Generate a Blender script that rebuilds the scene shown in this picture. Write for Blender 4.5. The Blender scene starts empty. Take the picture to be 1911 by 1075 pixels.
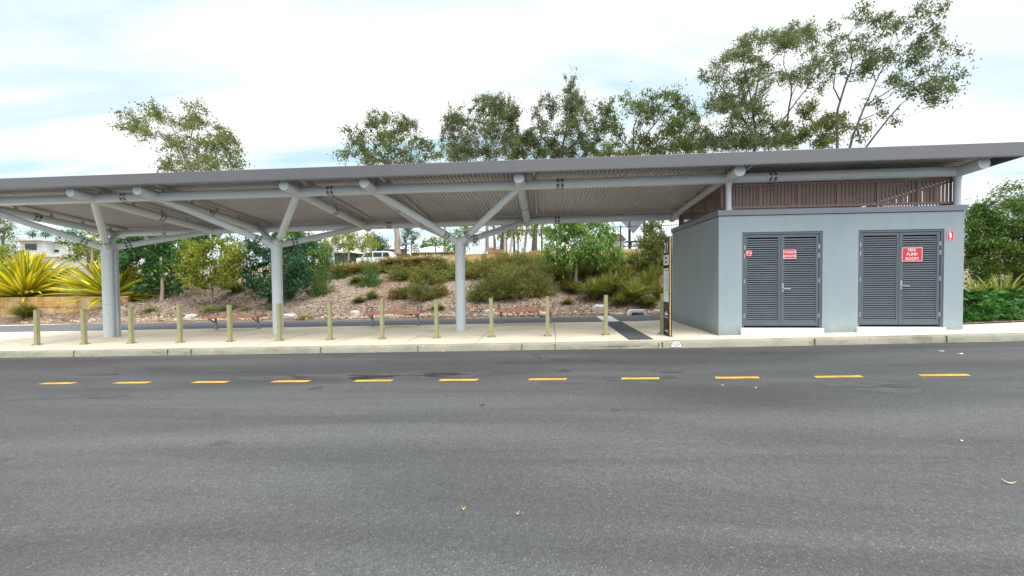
import bpy, bmesh, math, random
import numpy as np
from mathutils import Vector, Matrix, noise as mnoise

random.seed(7)
RNG = np.random.default_rng(11)
C = bpy.context.scene.collection
PI = math.pi

# ------------------------------------------------------------------ survey
# The camera solved from the photograph; at() turns a sighted pixel and a
# measured distance (world y) into a point of the place, in metres.
FPX, PW, PH, EYE = 720.0, 1911, 1075, 1.6
PS, TH, RO = math.atan(60/720), math.atan(15.5/720), 0.009
F_ = Vector((-math.sin(PS)*math.cos(TH), math.cos(PS)*math.cos(TH), -math.sin(TH)))
R0 = Vector((math.cos(PS), math.sin(PS), 0))
U0 = R0.cross(F_)
R_ = R0*math.cos(RO) - U0*math.sin(RO)
U_ = R0*math.sin(RO) + U0*math.cos(RO)

def ray(px, py):
    return F_ + R_*((px-PW/2)/FPX) + U_*((PH/2-py)/FPX)
def at(px, py, Y):
    d = ray(px, py)
    return Vector((0, 0, EYE)) + d*(Y/d.y)
def mpp(p):                       # metres per photo pixel at a point
    return (Vector(p)-Vector((0, 0, EYE))).dot(F_)/FPX

# ------------------------------------------------------------------ terrain
def base(x):
    x = max(-60, min(60, x))
    return .021*x + .006*max(0, min(x, 30)-4)
def sstep(a, b, v):
    t = max(0., min(1., (v-a)/(b-a)))
    return t*t*(3-2*t)
def pathz(x, y):
    return .15 + base(x) + .05*max(0, min(.6, y-8.9))*sstep(2.5, 5, x)
def backY(x):
    return 12.86 - .030*x
def toeY(x):
    return 14.86 - .072*(x+1.0) if x < 6 else 14.356
KERB = 8.75
PLATEAU = 2.60
def bankz(x, y):
    s = y - toeY(x)
    z0 = .15 + base(x)
    if s <= 0: return z0
    low = PLATEAU-.32*sstep(-13, -6, x)          # the wall's foot stands lower
    lift = sstep(22.42, 22.78, y)*sstep(-13, -6, x)
    top = low + (.85+.006*min(40, max(x, 0)))*lift + .012*min(60, max(0, s-8))
    t = min(1, s/7.4)
    p = .3*t*t*(3-2*t) + .7*t
    n = mnoise.noise(Vector((x*.35, y*.35, 0)))*.13 + mnoise.noise(Vector((x*1.1, y*1.1, 3)))*.05
    if -30 < x < -15: n += .30*sstep(.1, .9, s)*(1-sstep(1.6, 2.6, s))*sstep(-15, -17.5, x)
    return z0 + (top-z0)*p + n*min(1, s/1.2)
def onbank(px, py):
    d = ray(px, py); o = Vector((0, 0, EYE)); t = 9.0
    while t < 60:
        p = o + d*t
        z = bankz(p.x, p.y) if p.y > toeY(p.x) else .15+base(p.x)
        if p.z <= z: return Vector((p.x, p.y, z))
        t += .03
    p = o + d*24
    return Vector((p.x, p.y, bankz(p.x, p.y)))

# ------------------------------------------------------------------ materials
MATS = {}
def nmat(name):
    m = bpy.data.materials.new(name); m.use_nodes = True
    nt = m.node_tree; nt.nodes.clear()
    out = nt.nodes.new('ShaderNodeOutputMaterial')
    b = nt.nodes.new('ShaderNodeBsdfPrincipled')
    nt.links.new(b.outputs[0], out.inputs[0])
    MATS[name] = m
    return m, nt, b, out
def N(nt, t, **kw):
    n = nt.nodes.new('ShaderNode'+t)
    for k, v in kw.items():
        if k.startswith('i_'): n.inputs[k[2:].replace('_', ' ')].default_value = v
        else: setattr(n, k, v)
    return n
def ramp(nt, stops):
    r = nt.nodes.new('ShaderNodeValToRGB'); e = r.color_ramp.elements
    while len(e) < len(stops): e.new(.5)
    for el, (p, c) in zip(e, stops):
        el.position = p; el.color = (*c, 1) if len(c) == 3 else c
    return r
def coords(nt, scale=None, rot=None):
    tc = N(nt, 'TexCoord'); mp = N(nt, 'Mapping')
    nt.links.new(tc.outputs['Object'], mp.inputs[0])
    if scale: mp.inputs['Scale'].default_value = scale
    if rot: mp.inputs['Rotation'].default_value = rot
    return mp.outputs[0]
def mixc(nt, fac, a, b, mode='MIX'):
    m = N(nt, 'Mix', data_type='RGBA', blend_type=mode)
    for s, v in ((0, fac), (6, a), (7, b)):
        if hasattr(v, 'links') or hasattr(v, 'is_linked'): nt.links.new(v, m.inputs[s])
        else: m.inputs[s].default_value = v if s == 0 else (*v, 1)
    return m.outputs[2]
def noise_(nt, vec, scale, detail=4, rough=.55, dist=0):
    n = N(nt, 'TexNoise'); n.inputs['Scale'].default_value = scale
    n.inputs['Detail'].default_value = detail; n.inputs['Roughness'].default_value = rough
    n.inputs['Distortion'].default_value = dist
    nt.links.new(vec, n.inputs['Vector']); return n.outputs['Fac']
def bump(nt, b, h, strength=.3, dist=.01):
    bn = N(nt, 'Bump'); bn.inputs['Strength'].default_value = strength
    bn.inputs['Distance'].default_value = dist
    nt.links.new(h, bn.inputs['Height']); nt.links.new(bn.outputs[0], b.inputs['Normal'])

def paint(name, col, rough=.45, metal=0., var=.12, scale=1.3, bumpy=0, spec=.5):
    """painted or coated surface: slight unevenness and fine grime"""
    m, nt, b, o = nmat(name)
    v = coords(nt)
    f = noise_(nt, v, scale, 6, .6)
    f2 = noise_(nt, v, scale*11, 3)
    r = ramp(nt, [(.3, [c*(1-var) for c in col]), (.7, [min(1, c*(1+var)) for c in col])])
    nt.links.new(f, r.inputs[0])
    r2 = ramp(nt, [(.35, (1-var*.6,)*3), (.6, (1, 1, 1))])
    nt.links.new(f2, r2.inputs[0])
    nt.links.new(mixc(nt, 1., r.outputs[0], r2.outputs[0], 'MULTIPLY'), b.inputs['Base Color'])
    b.inputs['Roughness'].default_value = rough; b.inputs['Metallic'].default_value = metal
    b.inputs['Specular IOR Level'].default_value = spec
    if bumpy: bump(nt, b, noise_(nt, v, 120, 3), bumpy, .002)
    return m

def leafmat(name, cols, trans=.42, rough=.5, var_scale=.9, k=1.65, isl=.55):
    """leaves: colour drifts from branch to branch and from leaf to leaf"""
    cols = [[min(.6, c*k) for c in cc] for cc in cols]
    m, nt, b, o = nmat(name)
    v = coords(nt)
    f = noise_(nt, v, var_scale, 3)
    g = N(nt, 'NewGeometry')
    mth = N(nt, 'Math', operation='MULTIPLY_ADD'); mth.inputs[1].default_value = isl
    nt.links.new(g.outputs['Random Per Island'], mth.inputs[0])
    mt2 = N(nt, 'Math', operation='MULTIPLY_ADD'); mt2.inputs[1].default_value = .9; mt2.inputs[2].default_value = -.22
    oi = N(nt, 'ObjectInfo'); mt3 = N(nt, 'Math', operation='MULTIPLY_ADD'); mt3.inputs[1].default_value = .22; mt3.inputs[2].default_value = -.30
    nt.links.new(oi.outputs['Random'], mt3.inputs[0]); nt.links.new(mt3.outputs[0], mt2.inputs[2])
    nt.links.new(f, mt2.inputs[0]); nt.links.new(mt2.outputs[0], mth.inputs[2])
    n = len(cols)
    r = ramp(nt, [(i/(n-1), c) for i, c in enumerate(cols)])
    nt.links.new(mth.outputs[0], r.inputs[0])
    nt.links.new(r.outputs[0], b.inputs['Base Color'])
    b.inputs['Roughness'].default_value = rough
    b.inputs['Specular IOR Level'].default_value = .35
    t = N(nt, 'BsdfTranslucent'); 
    bright = mixc(nt, 1., r.outputs[0], (1.25, 1.3, .7), 'MULTIPLY')
    nt.links.new(bright, t.inputs[0])
    mx = N(nt, 'MixShader'); mx.inputs[0].default_value = trans
    nt.links.new(b.outputs[0], mx.inputs[1]); nt.links.new(t.outputs[0], mx.inputs[2])
    nt.links.new(mx.outputs[0], o.inputs[0])
    return m

def bark(name, a, b_, scale=4):
    m, nt, b, o = nmat(name)
    v = coords(nt, (1, 1, .25))
    f = noise_(nt, v, scale, 6, .65)
    r = ramp(nt, [(.3, a), (.7, b_)]); nt.links.new(f, r.inputs[0])
    nt.links.new(r.outputs[0], b.inputs['Base Color']); b.inputs['Roughness'].default_value = .85
    bump(nt, b, f, .5, .02)
    return m

def asphalt_mat(name, dark, light, coarse=1., patches=True):
    m, nt, b, o = nmat(name)
    v = coords(nt)
    # aggregate: stone-sized cells of slightly different grey, with bright chips
    vo = N(nt, 'TexVoronoi'); vo.inputs['Scale'].default_value = 135*coarse
    nt.links.new(v, vo.inputs['Vector'])
    rv = ramp(nt, [(0, [(a+b)/2*.86 for a, b in zip(dark, light)]), (.55, [(a+b)/2 for a, b in zip(dark, light)]), (1, [c*1.12 for c in light])])
    sep = N(nt, 'SeparateColor'); nt.links.new(vo.outputs['Color'], sep.inputs[0])
    nt.links.new(sep.outputs[0], rv.inputs[0])
    chips = ramp(nt, [(.972, (0, 0, 0)), (.995, (.55, .55, .55))]); nt.links.new(sep.outputs[1], chips.inputs[0])
    col = mixc(nt, chips.outputs[0], rv.outputs[0], [min(1, c*2.7) for c in light])
    f = noise_(nt, v, 22, 5, .65)
    r2 = ramp(nt, [(.3, (.84, .84, .84)), (.7, (1.12, 1.12, 1.12))]); nt.links.new(f, r2.inputs[0])
    col = mixc(nt, 1., col, r2.outputs[0], 'MULTIPLY')
    if patches:
        # wheel-swept streaks along the bays, big tonal drifts, cooler worn lanes
        vs = coords(nt, (.10, .75, 1), (0, 0, .10))
        f3 = noise_(nt, vs, 1.4, 5, .55, .6)
        r3 = ramp(nt, [(.30, (.72, .72, .73)), (.48, (.98, .98, .98)), (.66, (1.30, 1.30, 1.31))]); nt.links.new(f3, r3.inputs[0])
        col = mixc(nt, 1., col, r3.outputs[0], 'MULTIPLY')
        f4 = noise_(nt, v, .22, 3, .5, .3)
        r4 = ramp(nt, [(.38, (.93, 1.0, .98)), (.62, (1.03, 1.0, 1.02))]); nt.links.new(f4, r4.inputs[0])
        col = mixc(nt, 1., col, r4.outputs[0], 'MULTIPLY')
        # the bus bay between dashes and kerb is greyer with rubber and drips
        tcy = N(nt, 'TexCoord'); sy = N(nt, 'SeparateXYZ'); nt.links.new(tcy.outputs['Object'], sy.inputs[0])
        wob = noise_(nt, coords(nt, (.35, 1, 1)), 1.1, 5, .6)
        yy = N(nt, 'Math', operation='MULTIPLY_ADD'); yy.inputs[1].default_value = 2.2; nt.links.new(wob, yy.inputs[0]); nt.links.new(sy.outputs[1], yy.inputs[2])
        mr = N(nt, 'MapRange'); mr.inputs[1].default_value = 2.; mr.inputs[2].default_value = 12.; nt.links.new(yy.outputs[0], mr.inputs[0])
        rb = ramp(nt, [(0, (1.03, 1.03, 1.03)), (.36, (1.07, 1.07, 1.07)), (.50, (.90, .90, .91)), (.60, (.80, .80, .815)), (.72, (.90, .90, .91)), (.92, (.80, .79, .78))]); nt.links.new(mr.outputs[0], rb.inputs[0])
        col = mixc(nt, 1., col, rb.outputs[0], 'MULTIPLY')
        # oil drips: a few small dark spots
        vd = coords(nt, (.55, 1, 1))
        f5 = noise_(nt, vd, 2.3, 2, .4)
        r5 = ramp(nt, [(.69, (1, 1, 1)), (.75, (.74, .74, .75))]); nt.links.new(f5, r5.inputs[0])
        col = mixc(nt, 1., col, r5.outputs[0], 'MULTIPLY')
    nt.links.new(col, b.inputs['Base Color']); b.inputs['Roughness'].default_value = .82
    b.inputs['Specular IOR Level'].default_value = .3
    bump(nt, b, vo.outputs['Distance'], .35, .004)
    return m

def concrete_mat(name, a, c, stain=(.6, .57, .5), sc=1.):
    m, nt, b, o = nmat(name)
    v = coords(nt)
    f = noise_(nt, v, .9*sc, 6, .6)
    r = ramp(nt, [(.3, a), (.7, c)]); nt.links.new(f, r.inputs[0])
    f2 = noise_(nt, v, 60, 3)
    r2 = ramp(nt, [(.3, (.86, .86, .86)), (.65, (1.05, 1.05, 1.05))]); nt.links.new(f2, r2.inputs[0])
    col = mixc(nt, 1., r.outputs[0], r2.outputs[0], 'MULTIPLY')
    vs = coords(nt, (.5, 1.6, 1.6))
    f3 = noise_(nt, vs, 2.6*sc, 7, .7, .4)
    r3 = ramp(nt, [(.50, (0, 0, 0)), (.72, (1, 1, 1))]); nt.links.new(f3, r3.inputs[0])
    col = mixc(nt, r3.outputs[0], col, mixc(nt, 1., col, stain, 'MULTIPLY'))
    f5 = noise_(nt, v, 7.5*sc, 2, .4)          # old spots and gum marks
    r5 = ramp(nt, [(.68, (1, 1, 1)), (.74, (.78, .76, .72))]); nt.links.new(f5, r5.inputs[0])
    col = mixc(nt, 1., col, r5.outputs[0], 'MULTIPLY')
    nt.links.new(col, b.inputs['Base Color']); b.inputs['Roughness'].default_value = .85
    bump(nt, b, f2, .15, .003)
    return m

def mulch_mat():
    m, nt, b, o = nmat('bark_mulch')
    v = coords(nt)
    vo = N(nt, 'TexVoronoi'); vo.inputs['Scale'].default_value = 36
    vm = coords(nt, (1, 1, .6), (.3, .2, .7)); 
    dn = N(nt, 'TexNoise'); dn.inputs['Scale'].default_value = 9; nt.links.new(v, dn.inputs['Vector'])
    add = N(nt, 'VectorMath', operation='MULTIPLY_ADD'); add.inputs[1].default_value = (.16, .16, .16)
    nt.links.new(dn.outputs['Color'], add.inputs[0]); nt.links.new(vm, add.inputs[2])
    nt.links.new(add.outputs[0], vo.inputs['Vector'])
    sep = N(nt, 'SeparateColor'); nt.links.new(vo.outputs['Color'], sep.inputs[0])
    r = ramp(nt, [(0, (.095, .066, .044)), (.3, (.20, .143, .100)), (.65, (.30, .230, .172)), (1, (.47, .395, .315))])
    nt.links.new(sep.outputs[0], r.inputs[0])
    f = noise_(nt, v, .55, 5, .6)
    r2 = ramp(nt, [(.35, (.80, .66, .60)), (.5, (1, .97, .95)), (.66, (1.12, 1.12, 1.12))]); nt.links.new(f, r2.inputs[0])
    col = mixc(nt, 1., r.outputs[0], r2.outputs[0], 'MULTIPLY')
    nt.links.new(col, b.inputs['Base Color']); b.inputs['Roughness'].default_value = .95
    bump(nt, b, vo.outputs['Distance'], .6, .03)
    return m

def island_mat(name, cols, rough=.9):
    m, nt, b, o = nmat(name)
    g = N(nt, 'NewGeometry'); n = len(cols)
    r = ramp(nt, [(i/(n-1), c) for i, c in enumerate(cols)])
    nt.links.new(g.outputs['Random Per Island'], r.inputs[0])
    f = noise_(nt, coords(nt), 14, 4)
    r2 = ramp(nt, [(.3, (.8, .8, .8)), (.7, (1.1, 1.1, 1.1))]); nt.links.new(f, r2.inputs[0])
    nt.links.new(mixc(nt, 1., r.outputs[0], r2.outputs[0], 'MULTIPLY'), b.inputs['Base Color'])
    b.inputs['Roughness'].default_value = rough
    return m

def sandstone_mat(name='sandstone'):
    m, nt, b, o = nmat(name)
    g = N(nt, 'NewGeometry')
    r = ramp(nt, [(0, (.40, .22, .07)), (.35, (.50, .31, .11)), (.7, (.54, .38, .17)), (1, (.43, .33, .20))])
    nt.links.new(g.outputs['Random Per Island'], r.inputs[0])
    v = coords(nt, (1, 1, 1.8), (0, .35, 0))
    f = noise_(nt, v, 2.6, 6, .65, 1.2)
    r2 = ramp(nt, [(.3, (.62, .52, .42)), (.5, (1, 1, 1)), (.7, (1.25, 1.2, 1.1))]); nt.links.new(f, r2.inputs[0])
    nt.links.new(mixc(nt, 1., r.outputs[0], r2.outputs[0], 'MULTIPLY'), b.inputs['Base Color'])
    b.inputs['Roughness'].default_value = .9
    bump(nt, b, noise_(nt, v, 14, 6, .7), .7, .03)
    return m

M_ROAD = asphalt_mat('road_asphalt', (.055, .0525, .053), (.096, .0915, .0925))
M_APATH = asphalt_mat('path_asphalt', (.085, .088, .10), (.17, .175, .19), .7, False)
M_CONC = concrete_mat('path_concrete', (.68, .585, .44), (.79, .69, .54), (.80, .77, .72), .8)
M_KERB = concrete_mat('kerb_concrete', (.25, .24, .185), (.36, .335, .26), (.55, .55, .50), 1.6)
M_JOINT = paint('joint_gap', (.07, .06, .05), .9)
M_MULCH = mulch_mat()
M_YEL = paint('yellow_line_paint', (.74, .415, .026), .7, 0, .16, 9, .4)
def wear(m, under, lo=.55, hi=.63, sc=42):
    nt = m.node_tree; b = [n for n in nt.nodes if n.type == 'BSDF_PRINCIPLED'][0]
    src = b.inputs['Base Color'].links[0].from_socket
    f = noise_(nt, coords(nt), sc, 5, .7); r = ramp(nt, [(lo, (0, 0, 0)), (hi, (1, 1, 1))]); nt.links.new(f, r.inputs[0])
    g = noise_(nt, coords(nt, (1, 3, 1)), 3.1, 3); r3 = ramp(nt, [(.3, (.62, .60, .58)), (.6, (1, 1, 1))]); nt.links.new(g, r3.inputs[0])
    src = mixc(nt, 1., src, r3.outputs[0], 'MULTIPLY')
    nt.links.new(mixc(nt, r.outputs[0], src, under), b.inputs['Base Color'])
wear(M_YEL, (.10, .085, .06))
M_TACT = paint('dark_tactile', (.085, .092, .105), .65, 0, .15, 6, .3)
M_WHITE = paint('white_paint', (.80, .80, .78), .55, 0, .06, 3)
M_TUBE = paint('pale_grey_steel', (.56, .615, .64), .34, 0, .05, .8)
M_CAPS = paint('pale_cap_steel', (.56, .61, .62), .4, 0, .05, 2)
M_SOFF = paint('ribbed_sheet', (.55, .545, .555), .42, 0, .09, .5)
M_FASC = paint('fascia_metal', (.128, .126, .132), .4, 0, .05, .4)
M_PURL = paint('galvanised_purlin', (.50, .49, .46), .45, .2, .08, 2)
M_DARKSLOT = paint('slot_dark', (.13, .14, .15), .6)
M_WALL = paint('blue_grey_render', (.335, .395, .425), .78, 0, .05, .45, .25, .2)
def weather(m):
    """rain runs down the render and splash dirt along its foot"""
    nt = m.node_tree; b = [n for n in nt.nodes if n.type == 'BSDF_PRINCIPLED'][0]
    src = b.inputs['Base Color'].links[0].from_socket
    v = coords(nt, (1.5, 1.5, .30)); f = noise_(nt, v, 1.3, 7, .65, .8)
    r = ramp(nt, [(.34, (.94, .94, .93)), (.60, (1, 1, 1))]); nt.links.new(f, r.inputs[0])
    col = mixc(nt, 1., src, r.outputs[0], 'MULTIPLY')
    tc = N(nt, 'TexCoord'); sp = N(nt, 'SeparateXYZ'); nt.links.new(tc.outputs['Object'], sp.inputs[0])
    n2 = noise_(nt, coords(nt, (3, 3, 1)), 2.2, 5, .65)
    ad = N(nt, 'Math', operation='MULTIPLY_ADD'); ad.inputs[1].default_value = -.35; nt.links.new(n2, ad.inputs[0]); nt.links.new(sp.outputs[2], ad.inputs[2])
    r2 = ramp(nt, [(.08, (.72, .69, .62)), (.36, (1, 1, 1))]); nt.links.new(ad.outputs[0], r2.inputs[0])
    nt.links.new(mixc(nt, 1., col, r2.outputs[0], 'MULTIPLY'), b.inputs['Base Color'])
weather(M_WALL)
M_CAPM = paint('parapet_capping', (.20, .215, .245), .4, 0, .06, 1)
M_DPIPE = paint('downpipe_grey', (.33, .36, .39), .4)
M_DOORF = paint('door_frame_steel', (.105, .125, .145), .4, 0, .06, 2)
M_SLAT = paint('louvre_slat', (.17, .195, .215), .38, 0, .07, 3)
M_BLACK = paint('dark_inside', (.012, .014, .017), .8)
M_CHROME = paint('satin_steel', (.46, .48, .50), .35, .6, .05, 4)
M_BROWN = paint('brown_batten', (.150, .096, .078), .55, 0, .16, 4)
M_BROWNR = paint('brown_rail', (.21, .128, .107), .55, 0, .12, 4)
M_KHAKI = paint('khaki_bollard', (.34, .325, .175), .45, 0, .13, 4)
M_TIMB = paint('red_timber', (.66, .275, .165), .6, 0, .25, 5)
M_BENCHM = paint('bench_steel', (.20, .225, .26), .45, 0, .1, 4)
M_NAVY = paint('navy_sign', (.018, .019, .032), .22, 0, .2, 2)
M_PANEL = paint('info_panel', (.86, .90, .92), .25, 0, .04, 2)
M_GOLD = paint('ochre_edge', (.62, .44, .19), .4, 0, .08, 3)
M_RED = paint('sign_red', (.62, .028, .055), .35, 0, .04, 2)
M_SIGNW = paint('sign_white', (.84, .82, .82), .4, 0, .03, 2)
M_SAND = sandstone_mat()
M_ROCK = island_mat('pale_rock', [(.58, .47, .33), (.66, .58, .46), (.50, .36, .22), (.62, .60, .56)])
M_STONE = island_mat('border_stone', [(.20, .13, .09), (.44, .30, .18), (.56, .42, .27), (.64, .54, .42), (.36, .25, .18)])
M_CHIP = island_mat('mulch_chip', [(.12, .075, .06), (.27, .18, .15), (.40, .30, .26), (.54, .46, .41)])
M_BARKG = bark('gum_bark', (.17, .13, .11), (.42, .36, .32))
M_BARKD = bark('dark_bark', (.05, .04, .035), (.14, .11, .10))
M_BARKP = bark('pale_bark', (.28, .22, .15), (.50, .42, .32))
L_GUM = leafmat('gum_leaves', [(.030, .045, .022), (.060, .080, .030), (.110, .120, .038), (.175, .150, .050)], k=1.9, trans=.45, isl=.34)
L_GUM2 = leafmat('grey_gum_leaves', [(.030, .044, .028), (.060, .078, .042), (.094, .106, .054), (.135, .122, .066)], k=1.95, trans=.45, isl=.34)
L_DARK = leafmat('dark_green_leaves', [(.010, .030, .012), (.020, .062, .018), (.042, .105, .022), (.085, .150, .030)])
L_LIME = leafmat('yellow_green_leaves', [(.045, .075, .012), (.095, .125, .016), (.170, .180, .020), (.27, .24, .03)])
L_MID = leafmat('mid_green_leaves', [(.022, .055, .014), (.050, .105, .022), (.095, .160, .032), (.17, .22, .05)])
L_BLUE = leafmat('blue_green_leaves', [(.010, .034, .020), (.020, .060, .032), (.036, .085, .040), (.07, .12, .045)])
L_FEATH = leafmat('feathery_leaves', [(.014, .034, .012), (.030, .068, .016), (.070, .110, .020), (.125, .150, .028)], .42, .5, .7, 1.75)
L_OLIVE = leafmat('olive_needles', [(.034, .048, .016), (.078, .092, .026), (.138, .132, .036), (.21, .16, .05)], .3, .6, 1.1)
L_RUST = leafmat('rusty_needles', [(.050, .052, .018), (.100, .086, .028), (.165, .118, .034), (.24, .145, .045)], .3, .6, 1.1)
L_TUFT = leafmat('grass_blades', [(.035, .052, .015), (.080, .096, .022), (.150, .145, .035), (.27, .22, .08)], .3, .55, 1.4)
L_EMER = leafmat('emerald_shoots', [(.022, .055, .016), (.045, .095, .024), (.085, .140, .030), (.15, .19, .04)], .3, .55, 1.4, 1.35)
L_GRASS = leafmat('green_grass', [(.045, .085, .014), (.085, .140, .022), (.14, .19, .03), (.24, .22, .06)], .3, .6, 2.)
L_HEDGE = leafmat('glossy_leaves', [(.010, .036, .010), (.020, .070, .016), (.045, .120, .024), (.10, .19, .04)], .3, .35, 1.5, 1.6)
L_DRY = leafmat('straw_grass', [(.16, .14, .04), (.28, .23, .07), (.38, .31, .12), (.45, .38, .18)], .3, .7, 1.)

def flax_mat(name, mid, edge):
    """long strap leaf: yellow blade with green margins, by the leaf's own UV"""
    m, nt, b, o = nmat(name)
    uv = N(nt, 'UVMap'); sx = N(nt, 'SeparateXYZ'); nt.links.new(uv.outputs[0], sx.inputs[0])
    r = ramp(nt, [(0, edge), (.20, edge), (.30, mid), (.70, mid), (.80, edge), (1, edge)])
    nt.links.new(sx.outputs[0], r.inputs[0])
    g = N(nt, 'NewGeometry')
    r2 = ramp(nt, [(0, (.60, .72, .6)), (.5, (1, 1, 1)), (1, (1.12, 1.05, .9))]); nt.links.new(g.outputs['Random Per Island'], r2.inputs[0])
    col = mixc(nt, 1., r.outputs[0], r2.outputs[0], 'MULTIPLY')
    nt.links.new(col, b.inputs['Base Color']); b.inputs['Roughness'].default_value = .4
    t = N(nt, 'BsdfTranslucent'); nt.links.new(col, t.inputs[0])
    mx = N(nt, 'MixShader'); mx.inputs[0].default_value = .3
    nt.links.new(b.outputs[0], mx.inputs[1]); nt.links.new(t.outputs[0], mx.inputs[2])
    nt.links.new(mx.outputs[0], o.inputs[0])
    return m
M_FLAX = flax_mat('yellow_flax', (.84, .66, .03), (.27, .33, .03))
M_FLAXG = flax_mat('variegated_flax', (.50, .45, .10), (.12, .20, .04))

# ------------------------------------------------------------------ mesh kit
class MB:
    def __init__(s): s.v = []; s.f = []; s.m = []; s.sm = []
    def add(s, vs, fs, mi=0, smooth=False):
        o = len(s.v); s.v += [tuple(v) for v in vs]
        for f in fs:
            s.f.append([i+o for i in f]); s.m.append(mi); s.sm.append(smooth)
    def box(s, x0, x1, y0, y1, z0, z1, mi=0):
        vs = [(x, y, z) for z in (z0, z1) for y in (y0, y1) for x in (x0, x1)]
        s.add(vs, [(0, 2, 3, 1), (4, 5, 7, 6), (0, 1, 5, 4), (2, 6, 7, 3), (0, 4, 6, 2), (1, 3, 7, 5)], mi)
    def obox(s, c, ax, ay, az, mi=0):
        c, ax, ay, az = map(Vector, (c, ax, ay, az))
        vs = [c+ax*i+ay*j+az*k for k in (-1, 1) for j in (-1, 1) for i in (-1, 1)]
        s.add(vs, [(0, 2, 3, 1), (4, 5, 7, 6), (0, 1, 5, 4), (2, 6, 7, 3), (0, 4, 6, 2), (1, 3, 7, 5)], mi)
    def beam(s, p0, p1, w, h, mi=0):
        p0, p1 = Vector(p0), Vector(p1); d = (p1-p0)
        side = d.cross(Vector((0, 0, 1)))
        side = side.normalized() if side.length > 1e-6 else Vector((1, 0, 0))
        up = side.cross(d).normalized()
        s.obox((p0+p1)/2, side*w/2, d/2, up*h/2, mi)
    def tube(s, p0, p1, r0, r1=None, n=20, mi=0, cap=True, cut0=None, cut1=None, smooth=True):
        """cut0 / cut1: y of a plumb end plane"""
        p0, p1 = Vector(p0), Vector(p1); r1 = r0 if r1 is None else r1
        d = (p1-p0).normalized()
        a = d.orthogonal().normalized(); b = d.cross(a)
        vs = []
        for p, r, cut in ((p0, r0, cut0), (p1, r1, cut1)):
            for i in range(n):
                q = p + (a*math.cos(2*PI*i/n) + b*math.sin(2*PI*i/n))*r
                if cut is not None: q = q + d*((cut-q.y)/d.y)
                vs.append(q)
        s.add(vs, [(i, (i+1) % n, n+(i+1) % n, n+i) for i in range(n)], mi, smooth)
        if cap: s.add(vs, [tuple(reversed(range(n))), tuple(range(n, 2*n))], mi)
        return vs
    def disc(s, pts, mi=0):
        s.add(pts, [tuple(range(len(pts)))], mi)
    def build(s, name, mats, parent=None, bevel=0, seg=2):
        me = bpy.data.meshes.new(name)
        me.from_pydata(s.v, [], s.f)
        if not isinstance(mats, (list, tuple)): mats = [mats]
        for m in mats: me.materials.append(m)
        me.polygons.foreach_set('material_index', s.m)
        me.polygons.foreach_set('use_smooth', s.sm)
        me.update()
        o = bpy.data.objects.new(name, me); C.objects.link(o)
        if bevel:
            b = o.modifiers.new('bevel', 'BEVEL'); b.width = bevel; b.segments = seg; b.limit_method = 'ANGLE'
        if parent is not None: attach(o, parent)
        return o

def attach(o, parent):
    o.parent = parent
    w = Matrix.Translation(-root_loc(parent))
    o.matrix_parent_inverse = w if parent.type == 'EMPTY' else Matrix.Identity(4)
def root_loc(p): return Vector(p.location)
def tag(o, label=None, cat=None, group=None, kind=None):
    if label: o['label'] = label
    if cat: o['category'] = cat
    if group: o['group'] = group
    if kind: o['kind'] = kind
    return o
def thing(name, label, cat, loc=(0, 0, 0), group=None):
    o = bpy.data.objects.new(name, None); C.objects.link(o)
    o.location = loc; o.empty_display_size = .3
    return tag(o, label, cat, group)
def kids(o): return [c for c in bpy.data.objects if c.parent is o]
def copy_tree(o, parent=None):
    c = o.copy(); C.objects.link(c)
    if parent is not None: c.parent = parent
    for ch in kids(o): copy_tree(ch, c)
    return c

def raw_mesh(name, verts, quads, mats, uvs=None, mat_idx=None, smooth=False):
    """fast mesh from numpy arrays, all faces quads"""
    me = bpy.data.meshes.new(name)
    nv, nf = len(verts), len(quads)
    me.vertices.add(nv); me.vertices.foreach_set('co', np.asarray(verts, np.float32).ravel())
    me.loops.add(nf*4); me.loops.foreach_set('vertex_index', np.asarray(quads, np.int32).ravel())
    me.polygons.add(nf); me.polygons.foreach_set('loop_start', np.arange(nf, dtype=np.int32)*4)
    if mat_idx is not None: me.polygons.foreach_set('material_index', np.asarray(mat_idx, np.int32))
    if smooth: me.polygons.foreach_set('use_smooth', np.ones(nf, bool))
    if uvs is not None:
        ul = me.uv_layers.new(name='UVMap'); ul.data.foreach_set('uv', np.asarray(uvs, np.float32).ravel())
    for m in (mats if isinstance(mats, (list, tuple)) else [mats]): me.materials.append(m)
    me.update(calc_edges=True); me.validate()
    return me
def link_mesh(name, me, parent=None):
    o = bpy.data.objects.new(name, me); C.objects.link(o)
    if parent is not None: attach(o, parent)
    return o

def leaves(P, L, W, droop=.0, seed=0, spread=None, width_var=.3):
    """P (n,3) leaf positions -> rhombic leaf quads. droop 0..1 pulls leaves downward; spread: (n,3) preferred direction"""
    r = np.random.default_rng(seed); n = len(P)
    d = r.normal(size=(n, 3))
    if spread is not None: d = d*.55 + spread
    d[:, 2] -= droop*2.0
    d /= np.linalg.norm(d, axis=1, keepdims=True)+1e-9
    t = r.normal(size=(n, 3)); w = np.cross(d, t); w /= np.linalg.norm(w, axis=1, keepdims=True)+1e-9
    l = L*(1+r.uniform(-.35, .35, (n, 1))); ww = W*(1+r.uniform(-width_var, width_var, (n, 1)))
    nrm = np.cross(d, w)
    a = P-d*l*.5; c = P+d*l*.5
    b = P-d*l*.08+w*ww*.5+nrm*l*.05; e = P-d*l*.08-w*ww*.5+nrm*l*.05
    V = np.stack([a, b, c, e], 1).reshape(-1, 3)
    return V, np.arange(4*n).reshape(n, 4)

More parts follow.
